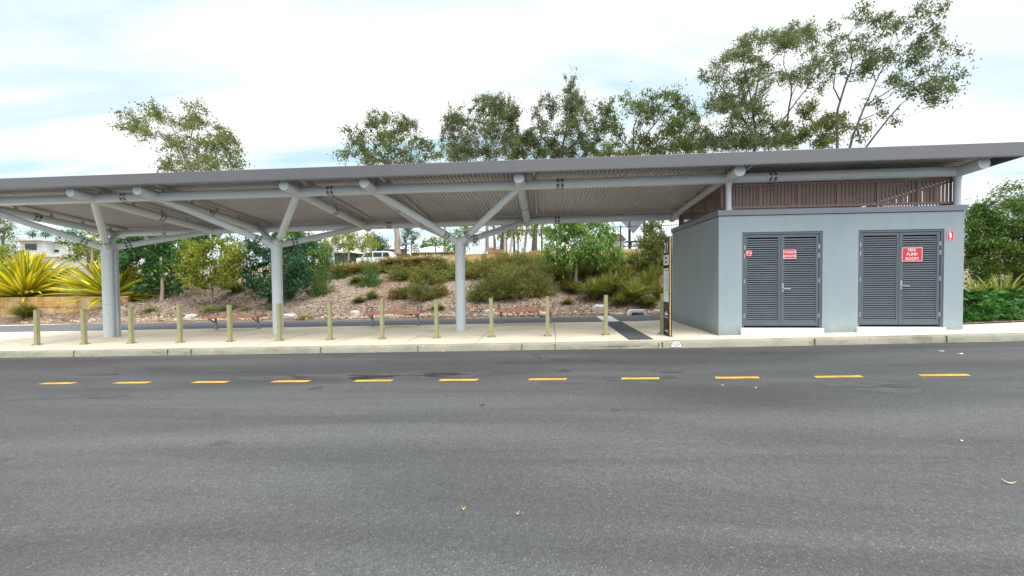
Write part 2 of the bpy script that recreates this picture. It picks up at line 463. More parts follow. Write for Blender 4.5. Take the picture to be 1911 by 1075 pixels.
class Wood:
    def __init__(s): s.mb = MB()
    def limb(s, pts, radii, n=6):
        pts = [Vector(p) for p in pts]
        rings = []
        for i, p in enumerate(pts):
            d = (pts[min(i+1, len(pts)-1)]-pts[max(i-1, 0)]).normalized()
            a = d.cross(Vector((.3, 1, .1))).normalized(); b = d.cross(a)
            rings.append([p+(a*math.cos(2*PI*k/n)+b*math.sin(2*PI*k/n))*radii[i] for k in range(n)])
        vs = [v for r in rings for v in r]
        fs = [(i*n+k, i*n+(k+1) % n, (i+1)*n+(k+1) % n, (i+1)*n+k) for i in range(len(pts)-1) for k in range(n)]
        s.mb.add(vs, fs, 0, True)

def tree(name, label, Y, trunk, blobs, leafm, barkm, r0=.16, L=.2, W=.075, dens=1., droop=.5, seed=1,
         group=None, depth=.55, sig=.30, cat='tree', base_pt=None, sub=1.0, solid=.5, spready=False, reach=1.0, fluff=1.0, fill=0., limb=.012, limbs=()):
    """trunk: sighted points from the foot up to the fork; blobs: (px, py, rx, ry) leaf masses,
    each set at its own distance round Y so that the crown is as deep as it is wide."""
    r = np.random.default_rng(seed); rr = random.Random(seed)
    tp = [at(px, py, Y+(dy[0] if dy else 0)) for px, py, *dy in trunk]
    if base_pt is not None: tp[0] = Vector(base_pt)
    k = mpp(tp[-1])
    if fill:      # lesser masses bridging neighbouring ones
        extra = []
        for i_, b_ in enumerate(blobs):
            nb = sorted(blobs, key=lambda q: (q[0]-b_[0])**2+(q[1]-b_[1])**2)[1:4]
            for q in nb:
                if rr.random() < fill*.5:
                    t_ = rr.uniform(.35, .65)
                    extra.append((b_[0]+(q[0]-b_[0])*t_+rr.uniform(-3, 3), b_[1]+(q[1]-b_[1])*t_+rr.uniform(-3, 3), (b_[2]+q[2])*.36, (b_[3]+q[3])*.36))
        blobs = list(blobs)+extra
    xs = [b[0] for b in blobs]; cx = (min(xs)+max(xs))/2; half = (max(xs)-min(xs))/2*k+.3
    root = thing(name, label, cat, tuple(tp[0]), group)
    w = Wood()
    # trunk polyline with small wander
    fine = []
    for a, b in zip(tp[:-1], tp[1:]):
        for t in (0, .25, .5, .75):
            q = a.lerp(b, t)
            if fine: q = q + Vector((rr.uniform(-1, 1), rr.uniform(-1, 1), 0))*r0*.10
            fine.append(q)
    fine.append(tp[-1])
    nt_ = len(fine)
    w.limb(fine, [r0*(1.18 if i == 0 else 1-.5*i/(nt_-1)) for i in range(nt_)], 8)
    nodes = [(p, r0*(1-.5*i/(nt_-1))) for i, p in enumerate(fine) if i >= nt_*0.68]
    for ln in limbs:          # main limbs, sighted
        lp = [at(px, py, Y+rr.uniform(-.6, .6)) for px, py in ln]
        q0 = min(nodes, key=lambda q: (q[0]-lp[0]).length)
        lp = [q0[0]]+lp[1:]
        fl = []
        for a, b in zip(lp[:-1], lp[1:]): fl += [a.lerp(b, t)+Vector((rr.uniform(-1, 1), rr.uniform(-1, 1), rr.uniform(-1, 1)))*.04 for t in (0, .33, .67)]
        fl.append(lp[-1]); m_ = len(fl); rl = [max(.02, min(q0[1]*.8, r0*.6)*(1-.72*i/(m_-1))) for i in range(m_)]
        w.limb(fl, rl, 6); nodes += list(zip(fl[2:], rl[2:]))
    P_all, S_all = [], []
    items = []
    for (px, py, rx, ry) in blobs:
        off = math.sqrt(max(0., 1-((px-cx)*k/half)**2))
        dy = rr.uniform(-1, 1)*half*depth*max(.25, off)
        c = at(px, py, Y+dy)
        kk = mpp(c)
        items.append((c, rx*kk, ry*kk))
    items.sort(key=lambda it: (it[0]-fine[-1]).length)
    for c, ax, az in items:
        best, bc = None, 1e9
        for (q, qr) in nodes:
            cost = (c-q).length + max(0, q.z-c.z)*1.4
            if cost < bc: bc, best = cost, (q, qr)
        q, qr = best
        dist = (c-q).length
        mid = q.lerp(c, .5) + Vector((rr.uniform(-.12, .12), rr.uniform(-.12, .12), rr.uniform(.0, .16)))*dist
        rad = max(limb, min(qr*.72, limb*1.6+.022*dist))
        path = [q]
        for t in (.25, .5, .75, 1.):
            path.append(q*(1-t)**2 + mid*(2*t*(1-t)) + c*t*t)
        rads = [rad*(1-.55*i/4) for i in range(5)]
        w.limb(path, rads, 5)
        nodes += [(p, rd) for p, rd in zip(path[1:], rads[1:])]
        ay = (ax+az)*.5
        ns = max(2, int(round(sub*(3+5*ax*az/(sig*sig*6)))))
        nleaf = int(dens*ax*az*PI/(L*W)*1.9/ns*1.35)+3
        for _ in range(ns):
            u = Vector((rr.gauss(0, 1), rr.gauss(0, 1), rr.gauss(0, 1))).normalized()*(rr.random()**solid)
            sc = c + Vector((u.x*ax, u.y*ay, u.z*az))*reach
            w.limb([c, c.lerp(sc, .5)+Vector((0, 0, .05)), sc], [rad*.5, rad*.35, .007], 4)
            s_ = sig*rr.uniform(.5, 1.15)*fluff
            # a spray: longer along its own twig than across it, hanging a little
            ax_ = np.array((sc-c).normalized())*.8+np.array([0, 0, -.35])+r.normal(size=3)*.35; ax_ /= np.linalg.norm(ax_)+1e-9
            q_ = r.normal(size=(nleaf, 3))*s_*.62
            p = q_ + np.outer(r.normal(size=nleaf)*s_*1.25, ax_) + np.array(sc)
            P_all.append(p)
            if spready:
                dd = np.array(sc-c); S_all.append(np.tile(dd/(np.linalg.norm(dd)+.01), (nleaf, 1)))
    P = np.concatenate(P_all)
    V, Q = leaves(P, L, W, droop, seed+5, np.concatenate(S_all) if spready else None)
    w.mb.build('trunk', barkm, root)
    link_mesh('crown', raw_mesh('crown', V, Q, leafm), root)
    return root

# ================================================================== SETTING
def strip(name, y0f, y1f, zf, mat, ny=2, xs=None, kind='structure'):
    mb = MB(); xs = xs or XS
    for x in xs:
        for j in range(ny+1):
            y = y0f(x)+(y1f(x)-y0f(x))*j/ny
            mb.v.append((x, y, zf(x, y)))
    n = ny+1
    for i in range(len(xs)-1):
        for j in range(ny):
            mb.f.append((i*n+j, (i+1)*n+j, (i+1)*n+j+1, i*n+j+1)); mb.m.append(0); mb.sm.append(True)
    o = mb.build(name, mat); tag(o, kind=kind); return o
XS = [-200, -90, -60, -45] + [-36+i*.5 for i in range(0, 112)] + [20.5, 24, 30, 45, 60, 90, 200]

road = strip('road', lambda x: -60., lambda x: KERB+.05, lambda x, y: base(x), M_ROAD, 4)
# lane dashes: yellow paint sheets on the road
dashes = [(-9.02, -8.36), (-7.56, -6.92), (-6.08, -5.44), (-4.63, -3.98), (-3.17, -2.53), (-1.73, -1.10),
          (-.27, .33), (1.19, 1.77), (2.61, 3.25), (4.06, 4.72), (5.52, 6.18), (6.98, 7.62), (8.45, 9.1)]
for x0, x1 in dashes:
    mb = MB(); y = 6.165
    sk = .03
    mb.add([(x0, y-.055, base(x0)+.004), (x1, y-.055, base(x1)+.004), (x1+sk, y+.055, base(x1)+.004), (x0+sk, y+.055, base(x0)+.004)], [(0, 1, 2, 3)])
    mb.build('painted_dash', M_YEL, road)
# darker patches where buses stand and drip, thin sheets of spilt oil
M_OIL = paint('oil_stain', (.052, .050, .053), .6, 0, .3, 3)
mb = MB()
rs = random.Random(3)
def blot(mb, cx, cy, rx, ry, h=.003, n=22, rnd=rs):
    ry = ry*2.6
    ph = [rnd.uniform(0, 6.28) for _ in range(3)]
    pts = []
    for i in range(n):
        a = 2*PI*i/n
        k = 1+.22*math.sin(2*a+ph[0])+.16*math.sin(5*a+ph[1])+.12*math.sin(9*a+ph[2])
        x, y = cx+rx*k*math.cos(a), cy+ry*k*math.sin(a)
        pts.append((x, y, base(x)+h))
    mb.add(pts, [tuple(range(n))])
for px, py, rx, ry in [(185, 697, .34, .045), (295, 686, .22, .03), (1000, 662, .10, .03), (1052, 671, .22, .05), (1000, 679, .09, .02), (935, 675, .10, .03),
                       (1212, 706, .2, .03), (1050, 693, .12, .02), (1255, 695, .14, .02), (1675, 720, .16, .02), (1148, 764, .05, .015), (590, 725, .12, .03),
                       (640, 663, .22, .03), (955, 675, .08, .03), (1110, 672, .12, .03), (880, 694, .10, .02), (1008, 668, .06, .02), (740, 660, .2, .02), (330, 690, .1, .02), (900, 757, .04, .012)]:
    p = at(px, py, 6); d = ray(px, py); t = (EYE-base(p.x))/(-d.z); q = d*t
    blot(mb, q.x, q.y, rx, ry)
mb.build('oil_stains', M_OIL, road)['kind'] = 'stuff'
M_STAIN = paint('old_drip_stain', (.068, .064, .066), .7, 0, .3, 5)
mb = MB()
for px, py, rx, ry in [(500, 705, .8, .05), (640, 702, 1.0, .07), (755, 701, 1.1, .085), (850, 699, .8, .06), (430, 690, .5, .03), (90, 740, 1.2, .05), (1190, 712, .5, .05), (1230, 690, .5, .04), (1050, 715, .3, .02), (1600, 716, .5, .05), (1660, 728, .4, .04), (560, 668, .7, .03)]:
    d = ray(px, py); t = EYE/(-d.z); q = d*((EYE-base(d.x*t))/(-d.z))
    blot(mb, q.x, q.y, rx, ry, .002, 40)
mb.build('old_stains', M_STAIN, road)['kind'] = 'stuff'

# kerb: rounded nose, joints, worn stencil and a painted white roundel
mb = MB(); prof = [(KERB, -.05), (KERB+.012, .115), (KERB+.03, .138), (KERB+.055, .15), (KERB+.16, .153)]
for x in XS:
    for (y, z) in prof: mb.v.append((x, y, base(x)+z+(pathz(x, y)-.15-base(x))))
n = len(prof)
for i in range(len(XS)-1):
    for j in range(n-1):
        mb.f.append((i*n+j, (i+1)*n+j, (i+1)*n+j+1, i*n+j+1)); mb.m.append(0); mb.sm.append(True)
kerb = mb.build('kerb', M_KERB); tag(kerb, kind='structure')
mb = MB()
for px in (137, 312, 356, 598, 780, 974, 1036, 1521, 1767):
    p = at(px, 648, KERB); mb.box(p.x-.007, p.x+.007, KERB-.0025, KERB+.03, base(p.x), base(p.x)+.142)
mb.build('kerb_joints', M_JOINT, kerb)
M_WORN = paint('worn_black', (.09, .075, .06), .8, 0, .3, 30)
mb = MB()       # worn stencil letters, no longer legible
rs = random.Random(5)
x = 1.02
while x < 2.12:
    w_ = rs.uniform(.012, .022); z = base(x)+.045+rs.uniform(-.004, .004); hh = rs.uniform(.02, .034)
    for k in range(rs.choice((1, 2, 2))):
        mb.box(x+k*w_*.8, x+k*w_*.8+.006, KERB-.0008+.002, KERB+.006, z, z+hh*rs.uniform(.6, 1))
    if rs.random() < .6: mb.box(x, x+w_, KERB-.0008+.002, KERB+.006, z+hh*.45, z+hh*.45+.006)
    x += w_+rs.uniform(.016, .03)
x = at(1236, 645, KERB).x
mb.box(x-.012, x+.014, KERB-.002, KERB+.006, base(x)+.085, base(x)+.135); mb.box(x-.006, x+.02, KERB-.002, KERB+.006, base(x)+.03, base(x)+.07)
mb.box(x-.085, x-.075, KERB-.002, KERB+.006, base(x)+.02, base(x)+.12)
mb.build('worn_stencil', M_WORN, kerb)
mb = MB(); c = at(1262, 643, KERB); z0 = base(c.x)+.022; R = .112
yk = KERB-.003
def fan(mb, a0, a1, r, mi=0, n=14, y=yk, r0=0.):
    pts = [(c.x+r*math.cos(a0+(a1-a0)*i/n), y, z0+1.12*r*math.sin(a0+(a1-a0)*i/n)) for i in range(n+1)]
    if r0: pts += [(c.x+r0*math.cos(a1-(a1-a0)*i/n), y, z0+1.12*r0*math.sin(a1-(a1-a0)*i/n)) for i in range(n+1)]
    else: pts.append((c.x, y, z0))
    mb.add(pts, [tuple(range(len(pts)))], mi)
fan(mb, .0, PI, R)
fan(mb, .55, 1.2, R*.72, 1, 8, yk-.002, R*.60); fan(mb, PI-1.2, PI-.55, R*.72, 1, 8, yk-.002, R*.60)
mb.add([(c.x-.012, yk-.002, z0+.02), (c.x+.014, yk-.002, z0+.02), (c.x+.001, yk-.002, z0+.062)], [(0, 1, 2)], 1)
mb.box(c.x-.008, c.x+.01, yk-.002, yk+.001, z0+.10, z0+.118, 1)
mb.build('painted_roundel', [M_WHITE, M_WORN], kerb)

# footpath slab
path = strip('footpath', lambda x: KERB+.16, backY, pathz, M_CONC, 8)
mb = MB()
for i in range(-12, 6):
    x = -1.62+1.88*i + (.1 if i == -1 else 0)
    if x > 4.0: continue
    sk = .05 if i != -2 else .35
    for k in range(6):
        a, b2 = 8.92+(backY(x)-8.94)*k/6, 8.92+(backY(x)-8.94)*(k+1)/6
        xa, xb = x+sk*k/6, x+sk*(k+1)/6
        mb.add([(xa-.006, a, pathz(xa, a)+.003), (xa+.006, a, pathz(xa, a)+.003), (xb+.006, b2, pathz(xb, b2)+.003), (xb-.006, b2, pathz(xb, b2)+.003)], [(0, 1, 2, 3)])
mb.build('control_joints', M_JOINT, path)
mb = MB()
def tac(x0, x1, y0, y1, mi, rib):
    mb.add([(x0, y0, pathz(x0, y0)+.004), (x1, y0, pathz(x1, y0)+.004), (x1, y1, pathz(x1, y1)+.004), (x0, y1, pathz(x0, y1)+.004)], [(0, 1, 2, 3)], mi)
    if rib:
        nr = 8
        for i in range(nr):
            xx = x0+.03+(x1-x0-.06)*(i+.5)/nr
            for k in range(12):
                a = y0+.02+(y1-y0-.04)*(k+.04)/12; b2 = y0+.02+(y1-y0-.04)*(k+.9)/12
                z = pathz(xx, a)
                mb.add([(xx-.018, a, z+.005), (xx+.018, a, z+.005), (xx+.018, b2, pathz(xx, b2)+.005), (xx-.018, b2, pathz(xx, b2)+.005),
                        (xx-.011, a+.01, z+.012), (xx+.011, a+.01, z+.012), (xx+.011, b2-.01, pathz(xx, b2)+.012), (xx-.011, b2-.01, pathz(xx, b2)+.012)],
                       [(4, 5, 6, 7), (0, 1, 5, 4), (1, 2, 6, 5), (2, 3, 7, 6), (3, 0, 4, 7)], mi)
tac(1.93, 2.50, 9.02, 12.83, 0, True)
mb.build('tactile_strip', M_TACT, path)
apath = strip('asphalt_path', backY, lambda x: toeY(x)+.25, lambda x, y: pathz(x, y)+.002, M_APATH, 3)
mb = MB(); tac(1.95, 2.46, 12.87, 14.75, 0, False)
mb.build('painted_crossing', M_WHITE, apath)
mb = MB()
for a, b2 in (((-1.30, 12.95), (-.98, 13.9)),):
    pass
# pale concrete path coming in at the far left
mb = MB()
for i in range(9):
    x0, x1 = -42+i*2.25, -42+(i+1)*2.25
    y0a, y0b = toeY(x0)-1.05*(1-max(0, i-5)/4.), toeY(x1)-1.05*(1-max(0, i-4)/4.)
    mb.add([(x0, y0a, pathz(x0, y0a)+.008), (x1, y0b, pathz(x1, y0b)+.008), (x1, toeY(x1)+.1, pathz(x1, 12)+.008), (x0, toeY(x0)+.1, pathz(x0, 12)+.008)], [(0, 1, 2, 3)])
tag(mb.build('side_footpath', M_CONC), kind='structure')

# mulched bank up to the plateau
xs = [-70, -60, -52] + [-46+i*.5 for i in range(0, 172)] + [42, 46, 52, 60, 70]
mb = MB(); nyb = 44
for x in xs:
    for j in range(nyb+1):
        y = toeY(x) + (11.0*(j/34)**1.05 if j <= 34 else 11.0+(j-34)**1.6*.8)
        mb.v.append((x, y, bankz(x, y)))
n = nyb+1
for i in range(len(xs)-1):
    for j in range(nyb):
        mb.f.append((i*n+j, (i+1)*n+j, (i+1)*n+j+1, i*n+j+1)); mb.m.append(0); mb.sm.append(True)
tag(mb.build('mulch_bank', M_MULCH), kind='structure')
# upper ground to the horizon
M_LAWN = concrete_mat('dry_lawn', (.20, .20, .07), (.34, .30, .12), (.7, .7, .5), .3)
mb = MB()
mb.add([(-900, 26, 2.5), (900, 26, 3.0), (900, 1500, 5.5), (-900, 1500, 5.5)], [(0, 1, 2, 3)])
mb.add([(-900, 26, 2.5), (-900, -300, -1.6), (-200, -300, -1.6), (-200, 26, 2.5)], [(0, 1, 2, 3)])
tag(mb.build('ground', M_LAWN), kind='structure')

# chips and litter on the mulch, uncountable
r = np.random.default_rng(21); nch = 15000
V, Q = [], []
cs = []
for i in range(nch):
    x = r.uniform(-26, 8); y = toeY(x)+.15+abs(r.normal())*2.6
    cs.append((x, y, bankz(x, y)+.012))
cs = np.array(cs)
d = r.normal(size=(nch, 3)); d[:, 2] *= .35; d /= np.linalg.norm(d, axis=1, keepdims=True)
t = r.normal(size=(nch, 3))*.4+np.array([0, 0, 1.]); wv = np.cross(d, t); wv /= np.linalg.norm(wv, axis=1, keepdims=True)
l = r.uniform(.025, .085, (nch, 1)); ww = r.uniform(.008, .022, (nch, 1))
V = np.stack([cs-d*l-wv*ww, cs+d*l-wv*ww, cs+d*l+wv*ww, cs-d*l+wv*ww], 1).reshape(-1, 3)
tag(link_mesh('bark_chips', raw_mesh('bark_chips', V, np.arange(4*nch).reshape(-1, 4), M_CHIP)), kind='stuff')

# ------------------------------------------------------------------ rocks
def rock_mesh(name, sx, sy, sz, seed, mat=M_ROCK, sub=2):
    bm = bmesh.new(); bmesh.ops.create_icosphere(bm, subdivisions=sub, radius=1)
    for v in bm.verts:
        k = 1+.35*mnoise.noise(v.co*1.3+Vector((seed*3.1, seed, 0)))+.12*mnoise.noise(v.co*3.7+Vector((0, seed*2, 0)))
        v.co = Vector((max(-.8, min(.8, v.co.x*k))*sx, max(-.8, min(.8, v.co.y*k))*sy, max(-.6, min(.75, v.co.z*k))*sz))
    me = bpy.data.meshes.new(name); bm.to_mesh(me); bm.free(); me.materials.append(mat)
    return me
# small border stones, a band along the path edge: uncountable
bm = bmesh.new(); rs = random.Random(9)
for i in range(1500):
    x = rs.uniform(-26, 5.5)
    if rs.random() < .45 and not (-9 < x < 1 or -19 < x < -15): continue
    y = toeY(x)+.22+abs(rs.gauss(0, .18)); s = rs.uniform(.022, .07)*(1.35 if rs.random() < .15 else 1)
    q = bmesh.ops.create_icosphere(bm, subdivisions=1, radius=s)
    sc = (rs.uniform(.8, 1.8), rs.uniform(.7, 1.2), rs.uniform(.4, .8)); ang = rs.uniform(0, 3.1)
    for v in q['verts']:
        k = 1+rs.uniform(-.22, .22)
        X, Y_ = v.co.x*sc[0]*k, v.co.y*sc[1]*k
        v.co = Vector((x+X*math.cos(ang)-Y_*math.sin(ang), y+X*math.sin(ang)+Y_*math.cos(ang), bankz(x, y)+s*.25+v.co.z*sc[2]*k))
me = bpy.data.meshes.new('border_stones'); bm.to_mesh(me); bm.free(); me.materials.append(M_STONE)
tag(link_mesh('border_stones', me), kind='stuff')
for px, py, s, lab in [((1120), 583, (.36, .26, .26), 'large pale rock behind the white painted crossing strip'),
                       (660, 592, (.30, .22, .24), 'whitish rock between two bollards left of the middle bench'),
                       (353, 597, (.30, .25, .22), 'grey white rock behind the fourth bollard by the asphalt path'),
                       (916, 588, (.30, .2, .2), 'white mottled rock beside the left leg of the right bench'),
                       (1228, 584, (.16, .12, .11), 'small tan rock just left of the black stop pylon'),
                       (1155, 589, (.22, .12, .08), 'flat orange stone beside the drain inlet'),
                       (397, 600, (.26, .2, .15), 'cream rock under the left end of the leftmost bench'),
                       (535, 594, (.42, .25, .16), 'long tan slab of rock right of the middle steel column'),
                       (720, 594, (.40, .24, .16), 'yellowish boulder under the middle bench'),
                       (1015, 589, (.46, .2, .11), 'long flat yellow stone below the right end of the right bench')]:
    p = onbank(px, py)
    o = link_mesh('rock', rock_mesh('rock', *s, seed=px*.01)); o.location = p+Vector((0, .12, s[2]*.35)); o.rotation_euler.z = px*.37
    tag(o, lab, 'rock')
# drain inlet set in the edge of the bank
p = onbank(1190, 588)
dr = thing('drain_inlet', 'white concrete drain inlet with dark grate at the path edge', 'drain', tuple(p))
mb = MB(); x, y, z = p.x, p.y-.02, p.z-.06
mb.add([(x-.42, y, z), (x-.26, y, z+.24), (x+.26, y, z+.24), (x+.42, y, z), (x+.27, y, z), (x+.2, y, z+.15), (x-.2, y, z+.15), (x-.27, y, z)] +
       [(a, y+.3, b) for a, b in ((x-.42, z), (x-.26, z+.24), (x+.26, z+.24), (x+.42, z), (x+.27, z), (x+.2, z+.15), (x-.2, z+.15), (x-.27, z))],
       [(0, 1, 6, 7), (1, 2, 5, 6), (2, 3, 4, 5), (0, 8, 9, 1), (1, 9, 10, 2), (2, 10, 11, 3), (7, 6, 14, 15), (6, 5, 13, 14), (5, 4, 12, 13)])
mb.build('surround', M_WHITE, dr)
mb = MB(); mb.box(x-.26, x+.26, y+.10, y+.12, z, z+.15, 1)
for i in range(9): mb.box(x-.235+i*.055, x-.215+i*.055, y+.03, y+.05, z, z+.145)
mb.build('grate', [M_BENCHM, M_BLACK], dr)

# ================================================================== BUS SHELTER
RAFX = [-15.93, -12.03, -10.17, -6.28, -4.26, -.56, 4.31, 9.2]
COLX = [-13.98, -8.23, -2.48]
YF, YB, YC = 9.45, 13.15, 11.3
def zf(x): return 3.895+.002*(x+4)
def zb(x): return 3.565+.0095*(x+3)
def zr(x, y):                      # rafter / beam axis height anywhere
    return zf(x)+(zb(x)-zf(x))*(y-YF)/(YB-YF)
SO = .235                          # soffit above the tube axis
RX0, RX1, RY0, RY1 = -16.75, 9.93, 8.74, 13.72
sh = thing('bus_shelter', 'long grey steel bus shelter with ribbed skillion roof on branching columns', 'bus shelter', (-2.48, YC, pathz(-2.48, YC)))
# ribbed roof sheet, ribs front to back
mb = MB(); pitch = .10; nr = int((RX1-RX0-.1)/pitch); off = [(.0, 0.), (.18, 0.), (.30, .042), (.70, .042), (.82, 0.)]
cols_ = []
for i in range(nr):
    for f, h in off: cols_.append((RX0+.05+pitch*(i+f), h))
cols_.append((RX0+.05+pitch*nr, 0.))
ys = [RY0+.02, 10.5, 12.2, RY1]
for x, h in cols_:
    for y in ys: mb.v.append((x, y, zr(x, y)+SO+h))
m_ = len(ys)
for i in range(len(cols_)-1):
    for j in range(m_-1):
        mb.f.append((i*m_+j, (i+1)*m_+j, (i+1)*m_+j+1, i*m_+j+1)); mb.m.append(0); mb.sm.append(False)
roof = mb.build('roof', M_SOFF, sh)
mb = MB()   # top skin above
for x in (RX0+.02, -8, 0, RX1-.02):
    for y in (RY0+.02, RY1): mb.v.append((x, y, zr(x, y)+SO+.075))
for i in range(3): mb.f.append((i*2, i*2+2, i*2+3, i*2+1)); mb.m.append(0); mb.sm.append(False)
mb.build('roof_skin', M_FASC, roof)
# fascia, side barges and rear gutter
def zfas(x): return zr(x, RY0)+SO
mb = MB()
def bar_x(y0, y1, x0, x1, b0, t0, b1, t1):
    mb.add([(x0, y0, b0), (x1, y0, b1), (x1, y1, b1), (x0, y1, b0), (x0, y0, t0), (x1, y0, t1), (x1, y1, t1), (x0, y1, t0)],
           [(0, 1, 2, 3), (7, 6, 5, 4), (0, 4, 5, 1), (3, 2, 6, 7), (0, 3, 7, 4), (1, 5, 6, 2)])
bar_x(RY0-.03, RY0+.01, RX0, RX1, zfas(RX0)-.165, zfas(RX0)+.085, zfas(RX1)-.175, zfas(RX1)+.10)
fa = mb.build('fascia', M_FASC, sh, .006)
mb = MB()   # folded drip under the fascia edge and a lap joint every few metres
for xx in (-12.9, -6.9, -1., 5.0): mb.box(xx-.002, xx+.002, RY0-.032, RY0-.0305, zfas(xx)-.155, zfas(xx)+.07)
bar_x(RY0-.028, RY0+.06, RX0+.01, RX1-.01, zfas(RX0)-.171, zfas(RX0)-.166, zfas(RX1)-.181, zfas(RX1)-.176)
mb.build('fascia_lap', M_CAPM, fa)
for xx, nm in ((RX0, 0), (RX1, 1)):
    mb = MB(); d = .03 if nm else -.03
    a, b2 = zr(xx, RY0+.012)+SO, zr(xx, RY1)+SO
    mb.add([(xx-d, RY0+.012, a-.14), (xx, RY0+.012, a-.14), (xx, RY1, b2-.10), (xx-d, RY1, b2-.10), (xx-d, RY0+.012, a+.085), (xx, RY0+.012, a+.085), (xx, RY1, b2+.085), (xx-d, RY1, b2+.085)],
           [(0, 1, 2, 3), (7, 6, 5, 4), (0, 4, 5, 1), (3, 2, 6, 7), (0, 3, 7, 4), (1, 5, 6, 2)])
    mb.build('barge_board', M_FASC, sh)
mb = MB(); a, b2 = zr(RX0, RY1)+SO, zr(RX1, RY1)+SO
bar_x(RY1+.003, RY1+.14, RX0, RX1, a-.10, a+.06, b2-.10, b2+.06); mb.build('gutter', M_FASC, sh)
# beams
RT = .118
for yy, zz in ((YF, zf), (YB, zb)):
    mb = MB(); mb.tube((RAFX[0], yy, zz(RAFX[0])), (RAFX[-1], yy, zz(RAFX[-1])), RT, n=28); mb.build('beam', M_TUBE, sh)
def joint(p, d, r):
    """bolted tube splice: two collars with dark bolt pockets between"""
    p, d = Vector(p), Vector(d).normalized()
    mb = MB(); a = d.orthogonal().normalized(); b = d.cross(a)
    for s in (-.102, .0, .102): mb.tube(p+d*(s-.016), p+d*(s+.016), r+.007, n=24)
    for s in (-.052, .052):
        for k in range(6):
            an = 2*PI*(k+.5)/6+.26; o = a*math.cos(an)+b*math.sin(an); t = d.cross(o)
            mb.obox(p+d*s+o*(r*.90), o*(r*.115), t*r*.36, d*.034, 1)
    mb.build('splice_joint', [M_TUBE, M_DARKSLOT], sh)
for px in (236, 619, 1045, 1438): q = at(px, 345, YF); joint((q.x, YF, zf(q.x)), (1, 0, .002), RT)
for px in (728, 1040): q = at(px, 420, YB); joint((q.x, YB, zb(q.x)), (1, 0, .0095), RT)
# rafters with plumb-cut ends
for i, x in enumerate(RAFX):
    y0, y1 = 8.93, 13.46
    mb = MB(); mb.tube((x, y0, zr(x, y0)), (x, y1, zr(x, y1)), RT+.004, n=28, cut0=y0, cut1=y1)
    ra = mb.build('rafter', M_TUBE, sh)
    mb = MB(); d = Vector((0, 1, (zr(x, y1)-zr(x, y0))/(y1-y0))).normalized()
    vs = mb.tube((x, y0-.006, zr(x, y0)), (x, y0-.001, zr(x, y0)), RT+.001, n=28, cut0=y0-.008, cut1=y0-.001, smooth=False)
    mb.build('end_cap', M_CAPS, ra)
    if i < 6:
        ym = (10.9, 11.25, 11.0, 11.15, 11.0, 11.3)[i]
        joint((x, ym, zr(x, ym)), d, RT+.004)
    # pale purlin angle beside the rafter, hung from the sheet on brackets
    if i < 7:
        xo = x+.34
        mb = MB(); mb.beam((xo, 9.0, zr(xo, 9.0)+SO-.05), (xo, 13.3, zr(xo, 13.3)+SO-.05), .05, .07)
        for k in range(5):
            yy = 9.6+k*.85; z = zr(x, yy)
            mb.box(x-.02, x+.02, yy-.03, yy+.03, z+RT-.01, z+SO-.004)
            mb.box(xo-.045, xo+.045, yy-.025, yy+.025, zr(xo, yy)+SO-.014, zr(xo, yy)+SO-.004)
        mb.build('purlin', M_PURL, sh)
# columns and branching braces
for ci, x in enumerate(COLX):
    z0 = pathz(x, YC); zt = 2.86
    mb = MB(); mb.tube((x, YC, z0-.05), (x, YC, zt-.12), .148, n=32)
    mb.tube((x, YC, zt-.12), (x, YC, zt+.02), .148, .11, n=32)
    co = mb.build('column', M_TUBE, sh)
    mb = MB(); mb.tube((x, YC, z0+.004), (x, YC, z0+.014), .18, n=32)
    mb.build('base_collar', M_CONC, co)
    for sx, sy, xr in ((-1, -1, None), (1, -1, None), (-1, 1, None), (1, 1, None)):
        xr = RAFX[{0: (0, 1), 1: (2, 3), 2: (4, 5)}[ci][0 if sx < 0 else 1]]
        yy = YF if sy < 0 else YB
        p0 = Vector((x+sx*.07, YC+sy*.06, zt-.12)); p1 = Vector((xr-sx*.02, yy-sy*.02, zr(xr, yy)-.03))
        mb = MB(); mb.tube(p0, p1, .094, n=24); mb.build('brace', M_TUBE, sh)
        d = (p1-p0).normalized(); joint(p0+d*.42, d, .095)
    if ci == 0:      # downpipe channel and access plate on the first column
        mb = MB(); xx = x+.20
        mb.box(xx, xx+.06, YC+.04, YC+.12, z0, 2.74); mb.box(x+.13, xx, YC+.06, YC+.11, z0, 2.74)
        mb.build('downpipe', M_DPIPE, co, .004)
        mb = MB(); mb.beam((x+.24, YC+.08, 2.70), (x+.50, YC+1.4, 3.28), .08, .08); mb.beam((x+.50, YC+1.4, 3.28), (x+.5, YC+1.42, zb(x)), .08, .08)
        mb.build('drain_elbow', M_TUBE, co)
        mb = MB(); n = 6; hgt = (.62+z0+.15, .92+z0+.15)
        a0 = -PI/2+.25
        def arc(r_): return [[(x+r_*math.cos(a0+.75*k/n), YC+r_*math.sin(a0+.75*k/n), z) for k in range(n+1)] for z in hgt]
        lo, hi = arc(.1495); mb.add(lo+hi, [(k, k+1, n+2+k, n+1+k) for k in range(n)], 0, True)
        lo, hi = [[(v[0], v[1], v[2]) for v in a] for a in arc(.1515)]
        lo = [(a, b, c+.008) for a, b, c in lo]; hi = [(a, b, c-.008) for a, b, c in hi]
        mb.add(lo[0:]+hi, [(k, k+1, n+2+k, n+1+k) for k in range(n)], 1, True)
        mb.build('access_plate', [M_CAPM, M_TUBE], co)
